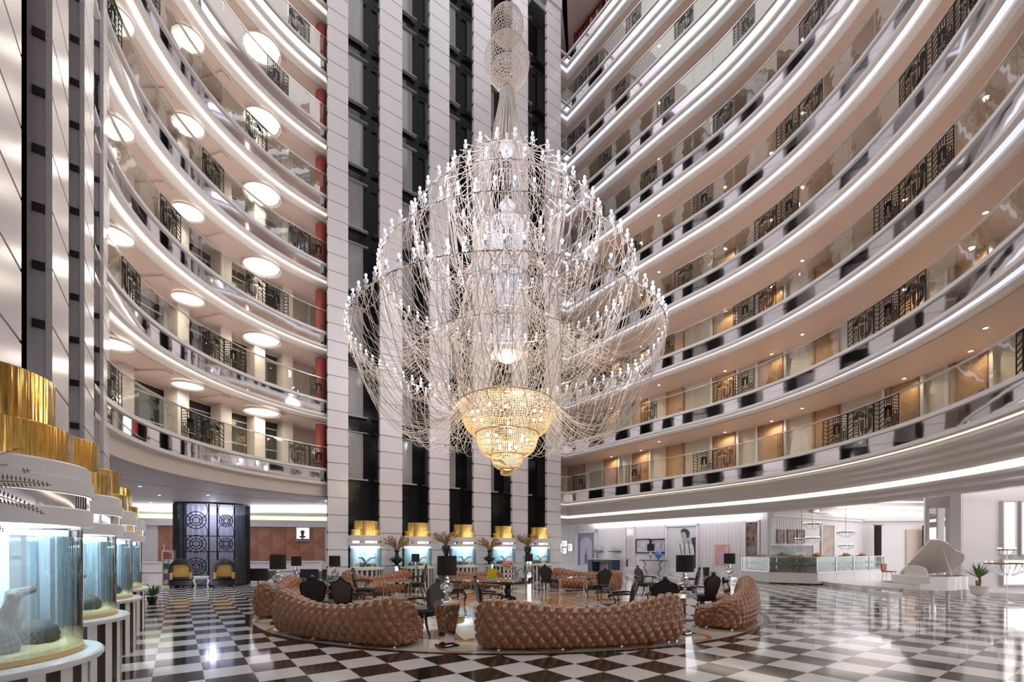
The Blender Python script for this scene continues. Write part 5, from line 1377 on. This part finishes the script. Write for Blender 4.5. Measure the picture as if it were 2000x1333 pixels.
def plant(name, x, y, z, n, L, m, lab, cat, seed, pot=None, arch=0.5, wd=0.03, trunk=0.0, rise=0.9):
    t = empty(name, (x, y, z)); tag(t, lab, cat); rr = random.Random(seed)
    g = MB()
    for i in range(n):
        a = rr.uniform(0, 2 * PI); e_ = rr.uniform(0.1, 1.0); l = L * rr.uniform(.7, 1.1)
        pts = []; w_ = []
        for q in range(7):
            s = q / 6; r_ = l * s * (0.35 + 0.65 * e_); zz = trunk + l * rise * s * (1.15 - e_ * .7) - arch * l * s * s * e_ * .6
            pts.append(Vector((r_ * math.cos(a), r_ * math.sin(a), zz))); w_.append(wd * math.sin(PI * (0.12 + .86 * s)) + .001)
        sd = Vector((-math.sin(a), math.cos(a), 0)); k = len(g.v)
        for p, ww in zip(pts, w_): g.v += [tuple(p - sd * ww), tuple(p + Vector((0, 0, -.006))), tuple(p + sd * ww)]
        for q in range(6): g.f += [(k + q * 3, k + q * 3 + 1, k + q * 3 + 4, k + q * 3 + 3), (k + q * 3 + 1, k + q * 3 + 2, k + q * 3 + 5, k + q * 3 + 4)]
    g.build('leaves', m, t, smooth=True); return t
t = plant('potted_plant', -10.85, 13.9, .22, 60, .45, W['leaf'], 'leafy green potted plant at the foot of the farthest left tank', 'plant', 4, wd=.035)
MB().lathe([(.001, -.22), (.10, -.22), (.14, -.02), (.12, 0), (.001, -.02)], 18).build('pot', W['lacquer'], t, smooth=True)
t = plant('potted_plant', -5.75, 14.7, .50, 50, .45, W['leaf'], 'green leafy plant behind the lamp beside the back left sofa', 'plant', 8, wd=.03)
MB().lathe([(.001, -.50), (.12, -.50), (.17, -.02), (.15, 0), (.001, -.02)], 18).build('pot', W['lacquer'], t, smooth=True)

# ============================================================ LOBBY RIGHT : wall pieces
def wt(u):
    x, y = wall_pt(u); return (x - RA.x) * AX[0] + (y - RA.y) * AX[1], y
def wall_item(name, u0, u1, v0, v1, lab, cat, th=0.05):
    """returns empty on the ribbed wall with local size; local x along wall (reversed so +x is right in view), y towards the wall, z up"""
    ta, ya = wt(u0); tb, yb = wt(u1); ym = (ya + yb) / 2
    x, y = wall_pt((u0 + u1) / 2, 0.03); w = abs(ta - tb); z0 = CAMZ + (HZ - v1) / F * ym; z1 = CAMZ + (HZ - v0) / F * ym
    # x range midpoint
    tm = (ta + tb) / 2; x = RA.x + AX[0] * tm - .809 * .03; y = RA.y + AX[1] * tm - .588 * .03
    e = empty(name, (x, y, z0), rzR + PI); tag(e, lab, cat); return e, w, z1 - z0
def frame_parts(e, w, h, t, m, fill, fname='picture', d=0.05, nf='frame'):
    g = MB().box((0, -d / 2, t / 2), (w, d, t)).box((0, -d / 2, h - t / 2), (w, d, t)).box((-w / 2 + t / 2, -d / 2, h / 2), (t, d, h)).box((w / 2 - t / 2, -d / 2, h / 2), (t, d, h))
    g.build(nf, m, e); MB().box((0, -0.01, h / 2), (w - t, 0.02, h - t)).build(fname, fill, e)
def blot(name, c1, c2, scale, c3=None, rough=.5):
    m = bpy.data.materials.new(name); m.use_nodes = True; nt = m.node_tree; b = nt.nodes['Principled BSDF']; x = NX(nt)
    tc = nt.nodes.new('ShaderNodeTexCoord'); nz = nt.nodes.new('ShaderNodeTexNoise'); nz.inputs['Scale'].default_value = scale; nz.inputs['Detail'].default_value = 6
    nt.links.new(tc.outputs['Object'], nz.inputs['Vector']); f = x.m('MULTIPLY_ADD', nz.outputs[0], 4.0, -1.5); f2 = nt.nodes.new('ShaderNodeClamp'); nt.links.new(f, f2.inputs[0])
    col = x.mix(f2.outputs[0], c1, c2)
    if c3:
        n2 = nt.nodes.new('ShaderNodeTexNoise'); n2.inputs['Scale'].default_value = scale * .7; nt.links.new(tc.outputs['Object'], n2.inputs['Vector'])
        col = x.mix(x.m('GREATER_THAN', n2.outputs[0], .56), col, c3)
    nt.links.new(col, b.inputs['Base Color']); b.inputs['Roughness'].default_value = rough; return m
W['greymirror'] = mat('smoked_mirror', (0.55, 0.50, 0.48), .05, metal=.9, noise=.15, nscale=2)
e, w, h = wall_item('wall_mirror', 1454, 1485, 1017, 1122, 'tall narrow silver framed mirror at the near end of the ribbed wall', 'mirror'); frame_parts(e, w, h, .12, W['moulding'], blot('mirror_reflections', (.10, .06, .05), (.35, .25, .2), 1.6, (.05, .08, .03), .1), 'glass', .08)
e, w, h = wall_item('poster', 1397, 1424, 1064, 1103, 'orange and blue poster in a yellow border on the ribbed wall', 'poster'); frame_parts(e, w, h, .05, mat('ochre_border', (.8, .55, .25), .5, noise=.05), blot('poster_print', (.75, .35, .28), (.55, .5, .75), 1.5, (.85, .6, .35)), 'print', .03)
e, w, h = wall_item('picture', 1243, 1271, 1053, 1081, 'left one of two dark framed pale pictures above the console', 'picture'); frame_parts(e, w, h, .07, W['lacquer'], blot('pale_print_a', (.65, .68, .75), (.45, .42, .5), 2.5, (.6, .5, .5)), 'print')
e, w, h = wall_item('picture', 1272, 1301, 1053, 1081, 'right one of two dark framed pale pictures above the console', 'picture'); frame_parts(e, w, h, .07, W['lacquer'], blot('pale_print_b', (.62, .62, .70), (.4, .38, .45), 2.8, (.5, .25, .3)), 'print')
e, w, h = wall_item('wall_mirror', 1221, 1241, 1030, 1114, 'narrow grey wall mirror left of the twin pictures', 'mirror'); frame_parts(e, w, h, .12, W['white'], W['greymirror'], 'glass', .07)
# arched mural
e, w, h = wall_item('arched_mural', 1126, 1167, 1036, 1114, 'pale blue mural of an arch in a white frame on the far ribbed wall', 'mural'); frame_parts(e, w, h, .25, W['white'], mat('slate_blue_border', (.30, .31, .45), .5, noise=.3, nscale=5), 'border_field', .10)
ar = [(-w * .28, .35), (w * .28, .35)] + [(w * .28 * math.cos(PI * i / 12), h * .62 + w * .28 * math.sin(PI * i / 12)) for i in range(13)]
g = MB(); extr_outline(g, ar, -.05, -.02); g.build('arch_field', mat('pale_lilac_field', (.62, .60, .70), .5, noise=.1, nscale=4), e)
g = MB(); extr_outline(g, [(-.16, .55), (.16, .55), (.14, 1.2), (.06, 1.35), (0, 1.7), (-.06, 1.35), (-.14, 1.2)], -.07, -.05); g.build('lantern_shape', mat('slate_blue_drawing', (.16, .18, .34), .5, noise=.2), e)
# portrait
e, w, h = wall_item('portrait_panel', 1301, 1365, 1025, 1120, 'large pale panel with a grey drawing of a dark haired woman looking down', 'picture'); frame_parts(e, w, h, .14, W['white'], mat('pale_drawing_paper', (.68, .69, .66), .5, noise=.12, nscale=2), 'paper', .10)
def U(px_, pz_): return ((px_ - 1333) / 64 * w, (1120 - pz_) / 95 * h)
def shape(name, pts, y, m):
    g = MB(); extr_outline(g, [U(*p) for p in pts], -y - .012, -y); return g.build(name, m, e)
ink = mat('dark_ink', (.05, .05, .06), .6, noise=.2); skin = mat('pale_ink_wash', (.50, .46, .44), .6, noise=.08); dress = mat('white_ink_wash', (.76, .76, .74), .6, noise=.15, nscale=5); navy = mat('navy_backdrop', (.04, .05, .10), .6, noise=.1)
shape('backdrop', [(1352, 1052), (1362, 1050), (1362, 1110), (1356, 1110), (1356, 1075)], .022, navy)
shape('dress', [(1335, 1056), (1342, 1053), (1350, 1057), (1356, 1068), (1358, 1084), (1350, 1084), (1330, 1084), (1326, 1072)], .034, dress)
shape('shoulder', [(1337, 1050), (1345, 1050), (1353, 1055), (1354, 1063), (1344, 1062), (1334, 1060)], .045, skin)
shape('neck', [(1336, 1048), (1342, 1047), (1345, 1054), (1338, 1056)], .050, skin)
shape('face', [(1333, 1041), (1336, 1038), (1342, 1038), (1344, 1044), (1342, 1050), (1337, 1053), (1334, 1049)], .056, skin)
shape('hair', [(1332, 1042), (1333, 1036), (1338, 1033), (1345, 1035), (1349, 1041), (1348, 1049), (1344, 1052), (1343, 1044), (1339, 1040), (1335, 1040)], .066, ink)
for q, pts_ in enumerate(([(1330, 1062), (1331, 1062), (1334, 1083), (1333, 1083)], [(1338, 1060), (1339, 1060), (1341, 1083), (1339.5, 1083)], [(1346, 1058), (1347, 1058), (1351, 1082), (1349.5, 1082)], [(1334.4, 1044), (1336.5, 1044), (1336.5, 1044.8), (1334.4, 1044.8)], [(1334.6, 1049.4), (1337, 1049), (1337, 1049.7), (1335, 1050)])): shape('pen_stroke', pts_, .07, ink)
# frames cluster, shelves, desk
for i, (u0, u1, v0, v1) in enumerate(((1090, 1098, 1062, 1074), (1099, 1109, 1057, 1068), (1111, 1119, 1063, 1077), (1100, 1108, 1071, 1082), (1090, 1098, 1075, 1080))):
    e, w, h = wall_item('small_mirror_frame', u0, u1, v0, v1, 'small silver framed mirror in the far cluster, ' + ['top left', 'top middle', 'right', 'lower middle', 'lowest left'][i], 'mirror'); e['group'] = 'small framed mirrors of the far cluster'; frame_parts(e, w, h, .08, W['chrome'], W['greymirror'], 'glass')
for u0, u1, nm in ((1162, 1179, 'left'), (1195, 1214, 'right')):
    e, w, h = wall_item('wall_shelf', u0, u1, 1076, 1078, f'dark floating shelf with glass pieces on the far ribbed wall, {nm} one', 'shelf'); e['group'] = 'dark floating shelves'
    MB().box((0, -.2, 0), (w, .4, .06)).build('board', W['lacquer'], e); g = MB(); [g.lathe([(.06, 0), (.04, .1), (.08, .3)], 8, (x_ * w, -.2, .03)) for x_ in (-.3, 0, .3)]; g.build('glass_pieces', W['crystal'], e)
e, w, h = wall_item('writing_desk', 1164, 1213, 1096, 1118, 'dark blue writing desk below the floating shelves', 'desk'); e.location.z = 0
nv = mat('dark_navy_wood', (.03, .05, .08), .3, noise=.2); [MB().box((s * w * .40, -.5, .45), (w * .18, .8, .9)).build('drawer_pedestal', nv, e) for s in (-1, 1)]; MB().box((0, -.5, .94), (w, .9, .07)).build('table_top', W['marble'], e); MB().box((0, -.5, .80), (w * .6, .7, .12)).build('apron', W['lacquer'], e)
g = MB().lathe([(.001, 0), (.16, 0), (.20, .55), (.001, .55)], 14); x, y = wall_pt(1379, .45); o = g.build('waste_bin', W['darkbrown'], None, smooth=True, loc=(x, y, 0)); tag(o, 'dark cylindrical bin at the foot of the ribbed wall below the poster', 'bin')

# ============================================================ CAFE
cb0 = Vector((14.1, 21.2)); cdir = Vector((0.826, 0.563)); rzc = math.atan2(cdir.y, cdir.x)
W['casefill'] = blot('cakes_in_case', (.40, .42, .28), (.6, .42, .3), 3.0, (.7, .64, .55))
def display_case(name, org, rz, L, lab, D=.97):
    t = empty(name, (org[0], org[1], 0), rz); tag(t, lab, 'display case', 'cafe display counters')
    MB().box2((0.01, 0.05, 0.06), (L - .01, D - .02, .55)).build('body', W['white'], t); MB().box2((0.01, .09, 0), (L - .01, D - .07, .06)).build('kick_plate', W['lacquer'], t)
    MB().box2((0.0, 0.03, .55), (L, D, .59)).build('ledge', W['steel'], t)
    MB().box2((0.03, .06, .59), (L - .03, .075, 1.27)).build('front_glass', W['cafeglass'], t)
    MB().box2((0.0, .04, 1.27), (L, .07, 1.31)).box2((0.0, D - .03, 1.27), (L, D, 1.31)).build('top_trim', W['white'], t); MB().box2((0.0, .07, 1.29), (L, D - .03, 1.31)).build('counter_top', W['clear'], t)
    g = MB()
    for x in (0.02, L - .02): g.box((x, .07, .93), (.035, .035, .68)); g.box((x, D - .04, .93), (.035, .035, .68))
    g.build('post', W['rail'], t); MB().box2((.05, .15, .90), (L - .05, D - .07, .915)).build('glass_shelf', W['clear'], t)
    g = MB(); rr = random.Random(int(L * 100)); 
    for z in (.60, .915):
        x = .12
        while x < L - .15: w_ = rr.uniform(.1, .26); g.box((x + w_ / 2, rr.uniform(.22, .32), z + .05), (w_, .2, rr.uniform(.06, .14))); x += w_ + .05
    o = g.build('cakes', W['casefill'], t); o['kind'] = 'stuff'
    MB().box2((0.03, D - .05, .59), (L - .03, D - .03, 1.27)).build('rear_panel', mat('case_back', (.62, .65, .60), .2, noise=.3, nscale=2) if 'cbk' not in W else W['cbk'], t)
    return t
Lc = 2.08
for i in range(4):
    o = cb0 + cdir * (Lc * i); display_case('display_case', (o.x, o.y), rzc, Lc - .02, 'white cafe counter with glazed cake display, ' + ['nearest of the long front run', 'second of the long front run', 'third of the long front run', 'farthest right of the long front run'][i])
q0 = Vector((12.45, 22.35)); dq = cb0 - q0; display_case('display_case', (q0.x, q0.y), math.atan2(dq.y, dq.x), dq.length - .03, 'white cafe counter with empty wire display, angled at the left corner', .55)
q1 = Vector((12.05, 24.3)); dq = q0 - q1; display_case('display_case', (q1.x, q1.y), math.atan2(dq.y, dq.x), dq.length - .03, 'short white cafe counter returning to the wall at far left', .55)
def on_counter(s, d=.5):
    p = cb0 + cdir * s; return (p.x - cdir.y * d, p.y + cdir.x * d, 1.312)
def tray(loc, lab, fill, grp, big=.28, n=12, col='pastry'):
    t = empty('serving_tray', loc, rzc); tag(t, lab, 'tray', grp)
    MB().box((0, 0, .015), (big * 2.2, big * 1.4, .03)).build('board', W['doorframe'], t)
    g = MB(); rr = random.Random(n)
    for k in range(n): a = rr.uniform(0, 2 * PI); r_ = big * .7 * math.sqrt(rr.random()); g.sphere((r_ * math.cos(a), r_ * .6 * math.sin(a), .06 + .10 * (1 - r_ / big / .7)), .06, 7, 5)
    o = g.build(fill, W[col], t, smooth=True); o['kind'] = 'stuff'
tray(on_counter(1.1), 'tray of golden pastries on the nearest front counter', 'pastries', 'trays on the cafe counter', .35, 22)
tray(on_counter(4.4), 'tray of golden pastries on the third front counter', 'pastries', 'trays on the cafe counter', .3, 18)
tray(on_counter(6.6), 'tray of pink pastries on the farthest front counter', 'pastries', 'trays on the cafe counter', .3, 14, 'pink')
c0 = q0 + (cb0 - q0) * .62; tray((c0.x + .15, c0.y + .25, 1.312), 'wide tray of white cups on the angled corner counter', 'cups', 'trays on the cafe counter', .5, 34, 'cream')
c0 = q0 + (q1 - q0) * .45; tray((c0.x + .28, c0.y + .0, 1.312), 'heap of white crockery at the left end of the corner counter', 'cups', 'trays on the cafe counter', .35, 26, 'cream')
def on_cafe(u):
    m = (u - U0) / F; d_ = (C1 - C0).normalized(); t_ = (m * C0.y - C0.x) / (d_.x - m * d_.y); return t_, C0.y + d_.y * t_
def cafe_item(name, u0, u1, v0, v1, lab, cat, fr, fill, t=.05, fn='print', d=.05):
    a, ya = on_cafe(u0); b, yb = on_cafe(u1); ym = (ya + yb) / 2; z0 = CAMZ + (HZ - v1) / F * ym; z1 = CAMZ + (HZ - v0) / F * ym
    d_ = (C1 - C0).normalized(); tm = (a + b) / 2
    e = empty(name, (C0.x + d_.x * tm + d_.y * .04, C0.y + d_.y * tm - d_.x * .04, z0), math.atan2(d_.y, d_.x)); tag(e, lab, cat); frame_parts(e, b - a, z1 - z0, t, fr, fill, fn, d)
for i, u in enumerate((1523, 1543, 1562)): cafe_item('picture', u - 7, u + 7, 1035, 1062, 'small dark framed picture on the cafe wall, ' + ['left of three', 'middle of three', 'right of three'][i], 'picture', W['doorframe'], blot(f'cafe_print_{i}', (.12, .10, .09), (.4, .33, .3), 4.0, (.3, .15, .12)))
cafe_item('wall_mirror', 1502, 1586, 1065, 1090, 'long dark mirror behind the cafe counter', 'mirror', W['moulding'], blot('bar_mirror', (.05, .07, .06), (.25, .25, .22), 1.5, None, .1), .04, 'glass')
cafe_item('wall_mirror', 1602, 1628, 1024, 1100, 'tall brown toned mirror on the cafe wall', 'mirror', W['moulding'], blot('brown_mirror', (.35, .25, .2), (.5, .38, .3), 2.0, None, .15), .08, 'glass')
e = empty('curtain', (0, 0, 0)); tag(e, 'dark brown curtain at the left of the beige blind in the cafe', 'curtain', 'dark cafe curtains')
for j, (u0, u1) in enumerate(((1708, 1722), (1802, 1816))):
    y = 29.2; p0, p1 = px(u0, 1100, y), px(u1, 1027, y); g = MB(); n = 12; vs = []; fs = []
    for i in range(n + 1):
        x = p0.x + (p1.x - p0.x) * i / n; vs += [(x, y + .05 * math.sin(i * 2.2), 0.3), (x, y + .05 * math.sin(i * 2.2), p1.z), (x, y + .05 * math.sin(i * 2.2) + .03, p1.z), (x, y + .05 * math.sin(i * 2.2) + .03, 0.3)]
    for i in range(n): fs += [(i * 4, i * 4 + 4, i * 4 + 5, i * 4 + 1), (i * 4 + 2, i * 4 + 6, i * 4 + 7, i * 4 + 3)]
    g.add(vs, fs); o = g.build('drape', W['darkbrown'], e if j == 0 else None, smooth=True)
    if j: o.name = 'curtain'; tag(o, 'dark brown curtain at the right of the beige blind, beside the mirror pillar', 'curtain', 'dark cafe curtains')
    else: g2 = MB().tube([(p0.x - .1, y, p1.z + .03), (p1.x + .1, y, p1.z + .03)], .03, 6); g2.build('rod', W['brass'], e)
W['softbulb'] = emit('small_lit_bulb', (1.0, 0.95, 0.9), 4.0, sample=False)
def crystal_light(name, loc, tiers, lab, cat, grp, stand=False, top=None):
    t = empty(name, loc); tag(t, lab, cat, grp)
    for r, z in tiers:
        MB().tube(ring_pts(r, z, 28), .022, 6, closed=True).build('black_ring', W['brass'], t, smooth=True)
        g = MB(); n = int(r * 44)
        for i in range(n):
            a = 2 * PI * i / n; g.lathe([(.001, 0), (.016, -.05), (.001, -.16)], 4, (r * math.cos(a), r * math.sin(a), z - .02))
            g.tube([pol(r, a, z), pol(r * .75, a, z - r * .45), pol(r * .25, a, z - r * .75)], .010, 3, cap=False)
        g.build('crystal_drops', W['cup'], t)
        for i in range(8): MB().sphere(pol(r * .9, 2 * PI * i / 8, z + .05), .022, 6, 4).build('bulb', W['softbulb'], t)
    if top: MB().tube([(0, 0, tiers[0][1] - .3), (0, 0, top)], .012, 5).build('chain', W['brass'], t)
    return t
for i, (u, Y, z1, lab) in enumerate(((1587, 23.4, 2.95, 'two tier crystal hanging lamp over the cafe counter, left one'), (1652, 25.0, 2.6, 'two tier crystal hanging lamp over the cafe counter, right one'), (1566, 24.5, 2.2, 'low crystal hanging lamp behind the left cafe lamp'))):
    p = px(u, 0, Y); crystal_light('hanging_crystal_lamp', (p.x, Y, 0), ((.40, z1), (.34, z1 - .72)) if i < 2 else ((.34, z1),), lab, 'lamp', 'crystal hanging lamps of the cafe', top=3.9)
# standing candelabra at right
cs = crystal_light('crystal_floor_lamp', (15.25, 14.2, 0), ((.50, 1.20), (.20, 1.62)), 'tall crystal candelabra on a thin pole before the lit windows', 'lamp', 'standing crystal lamps')
MB().tube([(0, 0, 0), (0, 0, 1.7)], .014, 6).build('pole', W['steel'], cs); MB().lathe([(.001, 0), (.16, 0), (.02, .03)], 20).build('base', W['steel'], cs, smooth=True)
# red bar stool
t = empty('bar_stool', (16.55, 20.3, 0), .5); tag(t, 'red seated bar stool left of the grand piano lid', 'stool')
g = MB(); extr_outline(g, [(-.2, .68), (.2, .68), (.24, 1.02), (-.24, 1.02)], .12, .17); g.build('backrest', W['redplastic'], t, bevel=.01); MB().box((0, -.05, .68), (.42, .4, .05)).build('seat', W['redplastic'], t, bevel=.01)
for sx in (-1, 1):
    for sy in (-1, 1): MB().tube([(sx * .17, sy * .15 - .05, .66), (sx * .22, sy * .2 - .05, 0)], .015, 6).build('leg', W['chrome'], t)

# ============================================================ PIANO, BENCH, PALM
pn = empty('grand_piano', (9.98, 11.0, 0), math.radians(-6)); pn.scale = (0.66, 0.9, 1.0)
light('booth_lamp', 'POINT', (-13.8, 21.2, 3.2), 13, (0.75, 0.80, 1.0), shadow_soft_size=.3); tag(pn, 'white grand piano with raised lid on the chequered floor at right', 'piano')
out = [(0.0, 0.0), (0.0, 1.45), (0.8, 1.45), (1.55, 1.45), (2.0, 1.33), (2.18, 1.02), (2.08, .74), (1.80, .55), (1.45, .42), (1.05, .18), (.6, .02)]
g = MB(); n = len(out); inner = [(.06 + (x) * .94, .05 + y * .93) for x, y in out]
sm_, _ = catmull(out[2:], 40, closed=False); O = [(0, 0), (0, 1.45)] + [tuple(p) for p in sm_]
I = [(max(.30, .03 + x * .965), .05 + y * .93) for x, y in O]
k = len(O)
g.add([(x, y, .64) for x, y in O] + [(x, y, .97) for x, y in O] + [(x, y, .97) for x, y in I] + [(x, y, .82) for x, y in I],
      [tuple(range(k - 1, -1, -1))] + [(i, (i + 1) % k, k + (i + 1) % k, k + i) for i in range(k)] + [(k + i, k + (i + 1) % k, 2 * k + (i + 1) % k, 2 * k + i) for i in range(k)] + [(2 * k + i, 2 * k + (i + 1) % k, 3 * k + (i + 1) % k, 3 * k + i) for i in range(k)])
g.build('rim_case', W['piano'], pn)
g = MB(); g.prism(I, .80, .83); g.build('soundboard', W['pianowood'], pn)
g = MB(); [g.tube([(.5, .2 + i * .1, .87), (1.2 + .05 * i, .45 + i * .08, .87)], .006, 4) for i in range(11)]; g.box((1.0, .9, .865), (.9, .05, .04), rz=.5); g.build('string_frame', W['gold'], pn)
MB().box((-.17, .725, .67), (.36, 1.42, .07)).box((-.17, .03, .73), (.36, .07, .14)).box((-.17, 1.42, .73), (.36, .07, .14)).box((-.34, .725, .72), (.03, 1.36, .06)).build('keybed', W['piano'], pn, bevel=.008)
MB().box((-.20, .725, .715), (.20, 1.28, .025)).build('white_keys', W['cream'], pn)
g = MB(); [g.box((-.16, .12 + i * .0365, .735), (.12, .014, .02)) for i in range(34) if i % 7 not in (2, 6)]; g.build('black_keys', W['keyblack'], pn)
MB().box((.02, .725, .86), (.05, 1.36, .22), ry=-.15).build('fallboard', W['piano'], pn)
g = MB(); extr_outline(g, [(-.42, 0), (.42, 0), (.42, .16), (.30, .24), (.1, .27), (-.1, .27), (-.30, .24), (-.42, .16)], -.012, .012, Matrix.Translation((.25, .72, .97)) @ Matrix.Rotation(-.35, 4, 'Y') @ Matrix.Rotation(PI / 2, 4, 'Z')); g.build('music_desk', W['piano'], pn)
def lidM(ang): return Matrix.Translation((0, 1.45, .985)) @ Matrix.Rotation(-ang, 4, 'X') @ Matrix.Translation((0, -1.45, 0))
back = [(x, y) for x, y in O if x >= .0]; main = [(.32, .0), (.32, 1.47)] + [(x * 1.01, y * 1.01 if y > .7 else y - .02) for x, y in [tuple(p) for p in sm_] if x > .33]
g = MB(); g.prism(main, 0, .022, lidM(math.radians(37))); g.build('lid', W['piano'], pn)
g = MB(); fm = lidM(math.radians(37)); g.prism([(.02, .02), (.02, 1.45), (.32, 1.45), (.32, .0)], .022, .044, fm @ Matrix.Translation((.30, 0, .0))); g.build('folded_front_lid', W['piano'], pn)
pt = lidM(math.radians(37)) @ Vector((.95, .30, 0)); MB().tube([(.95, .20, .95), tuple(pt)], .016, 6).build('prop_stick', W['piano'], pn)
for x, y in ((.22, .14), (.22, 1.30), (1.60, .98)):
    MB().lathe([(.10, .64), (.11, .60), (.055, .50), (.045, .30), (.05, .12), (.065, .08), (.03, .06), (.03, .03), (.001, .03)], 8).lathe([(.001, .0), (.025, .0), (.025, .03), (.001, .03)], 10).build('leg', W['piano'], pn, loc=(x, y, 0))
g = MB().box((.35, .72, .38), (.03, .04, .52)).box((.35, .62, .38), (.02, .02, .50)).box((.35, .82, .38), (.02, .02, .50)).box((.35, .72, .13), (.06, .30, .07)); g.build('lyre', W['piano'], pn)
g = MB(); [g.box((.25, .72 + s, .09), (.16, .03, .012)) for s in (-.07, 0, .07)]; g.build('pedal', W['gold'], pn)
t = empty('piano_bench', (9.42, 11.65, 0), math.radians(-6)); t.scale = (0.85, 0.85, 1.0); tag(t, 'white four legged bench in front of the grand piano keys', 'bench')
MB().box((0, 0, .53), (.38, .92, .09)).build('seat', W['piano'], t, bevel=.02); MB().box((0, 0, .46), (.36, .90, .07)).build('apron', W['piano'], t)
for sx in (-1, 1):
    for sy in (-1, 1): MB().box((sx * .16, sy * .42, .23), (.05, .05, .46)).build('leg', W['piano'], t)
t = plant('potted_palm', 15.0, 14.8, .44, 34, .62, W['leaf'], 'small spiky palm in a white footed urn by the right wall', 'plant', 12, wd=.022, trunk=.28, arch=.25)
MB().lathe([(.001, -.44), (.16, -.44), (.16, -.41), (.07, -.37), (.05, -.32), (.10, -.28), (.19, -.22), (.22, -.10), (.22, -.02), (.27, .0), (.27, .03), (.20, .02), (.001, -.01)], 24).build('urn', W['marble'], t, smooth=True)
MB().tube([(0, 0, -.02), (.03, 0, .15), (.01, 0, .34)], .035, 7).tube([(-.06, 0, -.02), (-.08, 0, .12), (-.07, 0, .2)], .03, 7).build('trunk', W['bark'], t, smooth=True)

# ============================================================ BOOKCASE of the top gallery
z9 = M0 + HF * 9
x, y, nx, ny = ray_right(1122, 1.5); x3, y3, _, _ = ray_right(1205, 1.5)
dd = Vector((x3 - x, y3 - y)); Lb = dd.length; rb = math.atan2(dd.y, dd.x)
e = empty('bookcase', (x, y, z9), rb); tag(e, 'dark red bookcase on the topmost right gallery by the tower', 'bookcase')
redw = mat('mahogany_red', (.20, .04, .03), .5, noise=.15)
MB().box2((0, .28, 0), (Lb, .32, 3.0)).build('back_panel', redw, e)
g = MB(); [g.box2((0, -.05, i * .72), (Lb, .3, i * .72 + .06)) for i in range(5)]; [g.box2((j * Lb / 3 - .03, -.05, 0), (j * Lb / 3 + .03, .3, 3.1)) for j in range(4)]; g.build('shelf', redw, e)
rr = random.Random(2); bm = [mat(f'book_cloth_{i}', c, .6, noise=.1) for i, c in enumerate(((.45, .22, .08), (.10, .05, .14), (.5, .38, .25), (.25, .05, .05)))]
protos = [MB().box((0, 0, .28), (.14, .22, .56)).build('book', bm[i], None) for i in range(4)]
M_ = Matrix.Rotation(rb, 4, 'Z'); first_b = [True] * 4
for s in range(4):
    for j in range(int(Lb / .24)):
        q = rr.randrange(4); xx = .14 + j * .24
        if min(abs(xx - w_ * Lb / 3) for w_ in range(4)) < .12: continue
        p = Vector((x, y, z9)) + (M_ @ Vector((xx, .12, s * .72 + .061)))
        if first_b[q]: o = protos[q]; first_b[q] = False
        else: o = protos[q].copy(); COL.objects.link(o)
        o.location = p; o.rotation_euler = (0, 0, rb); tag(o, 'tall cloth bound book standing in the dark red bookcase', 'book', 'books in the top gallery bookcase')
